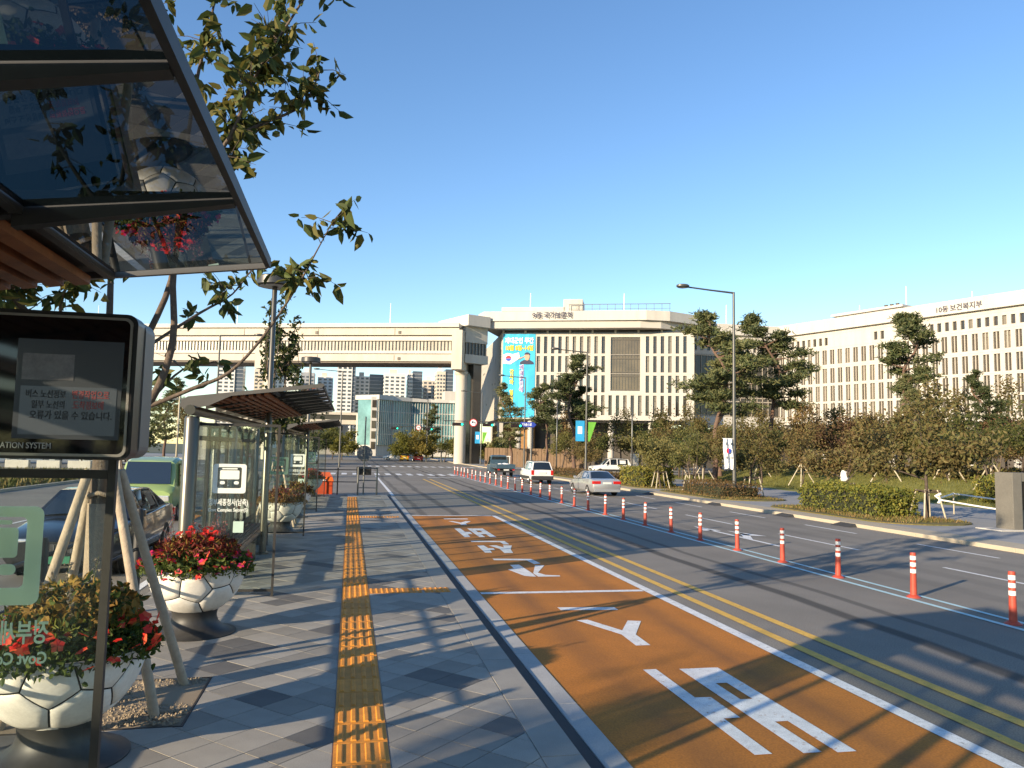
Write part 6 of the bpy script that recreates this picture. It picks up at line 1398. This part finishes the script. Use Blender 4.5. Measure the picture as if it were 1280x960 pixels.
    for s in (-1,1):
        for y in wy:
            arch = wheel(r, s*(W-.10), y, wr_); a = arch; a.v = [(v[0]+s*(-.115+.005+.10-.0), v[1], v[2]) for v in a.v]; a.build('wheel_arch', m_trim, r)
        MB().bbox(s*(W+.02)-.09, s*(W+.02)+.09, g['E']-.35, g['E']-.22, zb-.02, zb+.12, .03).build('mirror', pm_, r)
        MB().box(s*W*.985-.006, s*W*.985+.006, -.75,-.58, .82,.85).build('door_handle', m_chrome, r)
    yb, yf = hw[0][0], hw[-1][0]
    if kind == 'sedan':
        for s in (-1,1): MB().bbox(s*.64-.26,s*.64+.24,yb-.01,yb+.2,.72,.90,.03).build('tail_light', m_tail, r); MB().bbox(s*.62-.20,s*.62+.20,yf-.24,yf-.02,.58,.72,.03).build('head_light', m_head, r)
        MB().box(-.27,.27,yb-.03,yb-.015,.72,.84).build('number_plate', plate_mat or m_plate, r); MB().bbox(-.82,.82,yb-.045,yb+.1,.26,.40,.02).build('rear_bumper', pm_ if kind == 'sedan' else m_trim, r)
    elif kind == 'suv':
        for s in (-1,1): MB().bbox(s*.78-.11,s*.78+.11,yb-.02,yb+.1,.72,1.10,.03).build('tail_light', m_tail, r); MB().bbox(s*.60-.2,s*.60+.2,yf-.2,yf,.72,.88,.03).build('head_light', m_head, r)
        MB().bbox(-.88,.88,yb-.10,yb+.12,.36,.66,.04).build('rear_bumper', m_trim, r); MB().box(-.30,.30,yb-.03,yb-.018,.82,.96).build('number_plate', plate_mat or m_plate, r)
        for s in (-1,1): MB().tube([(s*.62,-1.6,zr+.05),(s*.62,.2,zr+.05)], .02, 6).build('roof_rail', m_trim, r)
        MB().box(-.93,-.915,-1.6,1.5,.40,.62).build('side_cladding', m_trim, r); MB().box(.915,.93,-1.6,1.5,.40,.62).build('side_cladding', m_trim, r)
    else:
        for s in (-1,1): MB().bbox(s*.66-.12,s*.66+.12,yb-.015,yb+.1,.68,.92,.03).build('tail_light', m_tail, r); MB().bbox(s*.52-.18,s*.52+.18,yf-.25,yf-.03,.58,.74,.03).build('head_light', m_head, r)
        MB().box(-.27,.27,yb-.02,yb-.01,.55,.67).build('number_plate', m_plate, r)
    # nose
    gz = .42 if kind != 'suv' else .5
    gb = MB().bbox(-.42,.42,yf-.02,yf+.03,gz+.06,gz+.22,.02).build('grille', m_trim, r)
    for k in range(9): MB().box(-.38+k*.09,-.36+k*.09,yf+.03,yf+.04,gz+.07,gz+.21).build('grille_bar', m_chrome, gb)
    MB().box(-.27,.27,yf+.032,yf+.045,gz-.10,gz+.02).build('number_plate', plate_mat or m_plate, r)
    r.location = loc; r.rotation_euler.z = rz; r.scale = (scale,)*3
    return r
car('silver sedan with red tail lights driving away in the far carriageway', ('silver', (.40,.40,.40), .5), 'sedan', (15.0, 46.4, 0), .03, 1.0)
car('white SUV with black bumper driving behind the blue pickup', ('white', (.72,.71,.68), .0), 'suv', (14.8, 61.0, 0), 0, 1.0)
car('white car parked on the side street behind the sedan', ('white', (.72,.71,.68), .0), 'suv', (29.6, 85.5, 0), math.pi/2, 1.05)
car('dark car parked at the gate pillar, right of the parked white car', ('black', (.012,.013,.015), .3), 'sedan', (34.8, 86, 0), math.pi/2, 1.0)
car('black sedan facing the viewer at the left kerb, behind the staked tree', ('black', (.012,.013,.015), .3), 'sedan', (-5.35, 18.7, 0), math.pi, 1.12, m_plate_g)
car('red hatchback beyond the crossing', ('red', (.42,.012,.015), .1), 'hatch', (13.0, 152, 0), 0, 1.05)
car('yellow car beside the red hatchback beyond the crossing', ('yellow', (.55,.36,.03), .1), 'hatch', (10.6, 156, 0), 0, 1.05)
car('white car left of the yellow one beyond the crossing', ('white', (.72,.71,.68), .0), 'sedan', (9.0, 160, 0), math.pi/2, 1.0)
car('white van-like car waiting on the far left road behind the third shelter', ('white', (.72,.71,.68), .0), 'suv', (-5.6, 118, 0), math.pi, 1.1)
car('grey car on the far left road beside the white one', ('grey', (.22,.23,.25), .6), 'suv', (-8.6, 108, 0), math.pi, 1.1)
for i, (x, c) in enumerate(((-44,('silver',(.40,.40,.40),.5)),(-40.5,('white',(.72,.71,.68),0)),(-37,('silver',(.40,.40,.40),.5)),(-33.2,('grey',(.22,.23,.25),.6)),(-29.5,('white',(.72,.71,.68),0)),(-26,('black',(.012,.013,.015),.3)))):
    car('%s car, %s from the left in the far parking row beneath the information screen' % (c[0], ORD[i]), c, 'sedan' if i % 2 == 0 else 'suv', (x, 97, .02), .3+math.pi, 1.0, group='cars in the far left parking row')
# --- cab-over light trucks
def truck(label, col, loc, rz, scale, loaded):
    r = thing('light_truck', label, 'truck', (0,0,0)); pm_ = paint('paint_%s' % col[0], col[1], .1); W = .86
    st = [(.75,W*.98,.42,1.93),(.85,W,.40,1.98),(1.5,W,.40,1.97),(1.85,W*.97,.40,1.86),(2.15,W*.98,.42,1.16),(2.38,W*.97,.44,1.05),(2.46,W*.90,.48,.98)]
    ring = lambda y, w, z0, z1: [(0,y,z0),(w*.94,y,z0),(w,y,z0+.12),(w*1.01,y,min(1.05,z1-.1)),(w*(.88 if z1 > 1.5 else .97),y,z1-.07),(w*.75,y,z1),(0,y,z1+.02)]
    cab = loft(st, ring).build('cab', pm_, r, True, .5)
    MB().add([(-.70,2.02,1.25-.02),(.70,2.02,1.23),(.64,1.80,1.90),(-.64,1.80,1.90)], [(0,1,2,3)]).xform(Matrix.Translation((0,.16,-.05))).build('windshield', g_car, cab)
    for s in (-1,1):
        MB().add([(s*(W+.016),.95,1.10),(s*(W+.016),1.78,1.10),(s*(W*.90+.03),1.62,1.80),(s*(W*.90+.03),.95,1.82)], [(0,1,2,3)] if s > 0 else [(3,2,1,0)]).build('side_window', g_car, cab)
        MB().bbox(s*.60-.17,s*.60+.17,2.40,2.49,.66,.84,.03).build('head_light', m_head, r); MB().bbox(s*1.06-.09,s*1.06+.09,1.80,1.90,1.10,1.42,.03).build('mirror', m_black, r); MB().tube([(s*.88,1.85,1.45),(s*1.06,1.86,1.38)], .015, 6).build('mirror_arm', m_black, r)
        MB().bbox(s*.70-.10,s*.70+.10,-2.52,-2.47,.62,.74,.01).build('tail_light', m_tail, r)
        MB().box(s*.86-.03,s*.86+.03,-2.45,.60,.82,1.18).build('side_board', pm_, r)
        for y in (1.55,-1.35): wheel(r, s*.74, y, .33)
    MB().add([(-.72,.742,1.30),(.72,.742,1.30),(.68,.742,1.82),(-.68,.742,1.82)], [(0,1,2,3)]).build('rear_window', g_car, cab)
    MB().box(-.82,.82,-2.45,.62,.74,.80).build('load_bed', m_trim, r); MB().box(-.88,.88,-2.51,-2.455,.80,1.18).build('tailgate', pm_, r); MB().box(-.86,.86,.63,.69,.80,1.55).build('headboard', pm_, r)
    MB().box(-.35,.35,-2.4,2.2,.42,.60).build('chassis', m_trim, r); MB().box(-.8,.8,-2.56,-2.48,.44,.56).build('rear_bumper', m_trim, r); MB().box(-.24,.24,-2.575,-2.565,.60,.72).build('number_plate', m_plate, r)
    MB().bbox(-.84,.84,2.42,2.52,.40,.62,.03).build('front_bumper', m_trim, r); MB().box(-.26,.26,2.525,2.535,.45,.57).build('number_plate', m_plate_g, r)
    r.location = loc; r.rotation_euler.z = rz; r.scale = (scale,)*3; return r
truck('dark blue light pickup truck driving ahead of the white SUV', ('truck_blue', (.045,.085,.12)), (14.8, 76.0, 0), .02, 1.05, True)
truck('pale green cab-over light truck facing the viewer on the left road', ('truck_green', (.27,.37,.13)), (-6.45, 30.0, 0), math.pi-.06, 1.08, False)
ld = thing('cargo_sacks', 'white sacks piled on the bed of the blue pickup', 'sacks', (14.8, 75, .9)); 
for i, (x, y, z) in enumerate(((14.5,74.6,1.05),(15.0,74.9,1.08),(15.15,74.3,1.05))):
    bm = bmesh.new(); bmesh.ops.create_icosphere(bm, subdivisions=2, radius=.3)
    for v in bm.verts: v.co = Vector((x+v.co.x*1.1+.03*math.sin(9*v.co.y), y+v.co.y, z+.08+v.co.z*.62))
    b_ = MB(); b_.bm(bm); b_.build('sack', m_polew, ld, True)
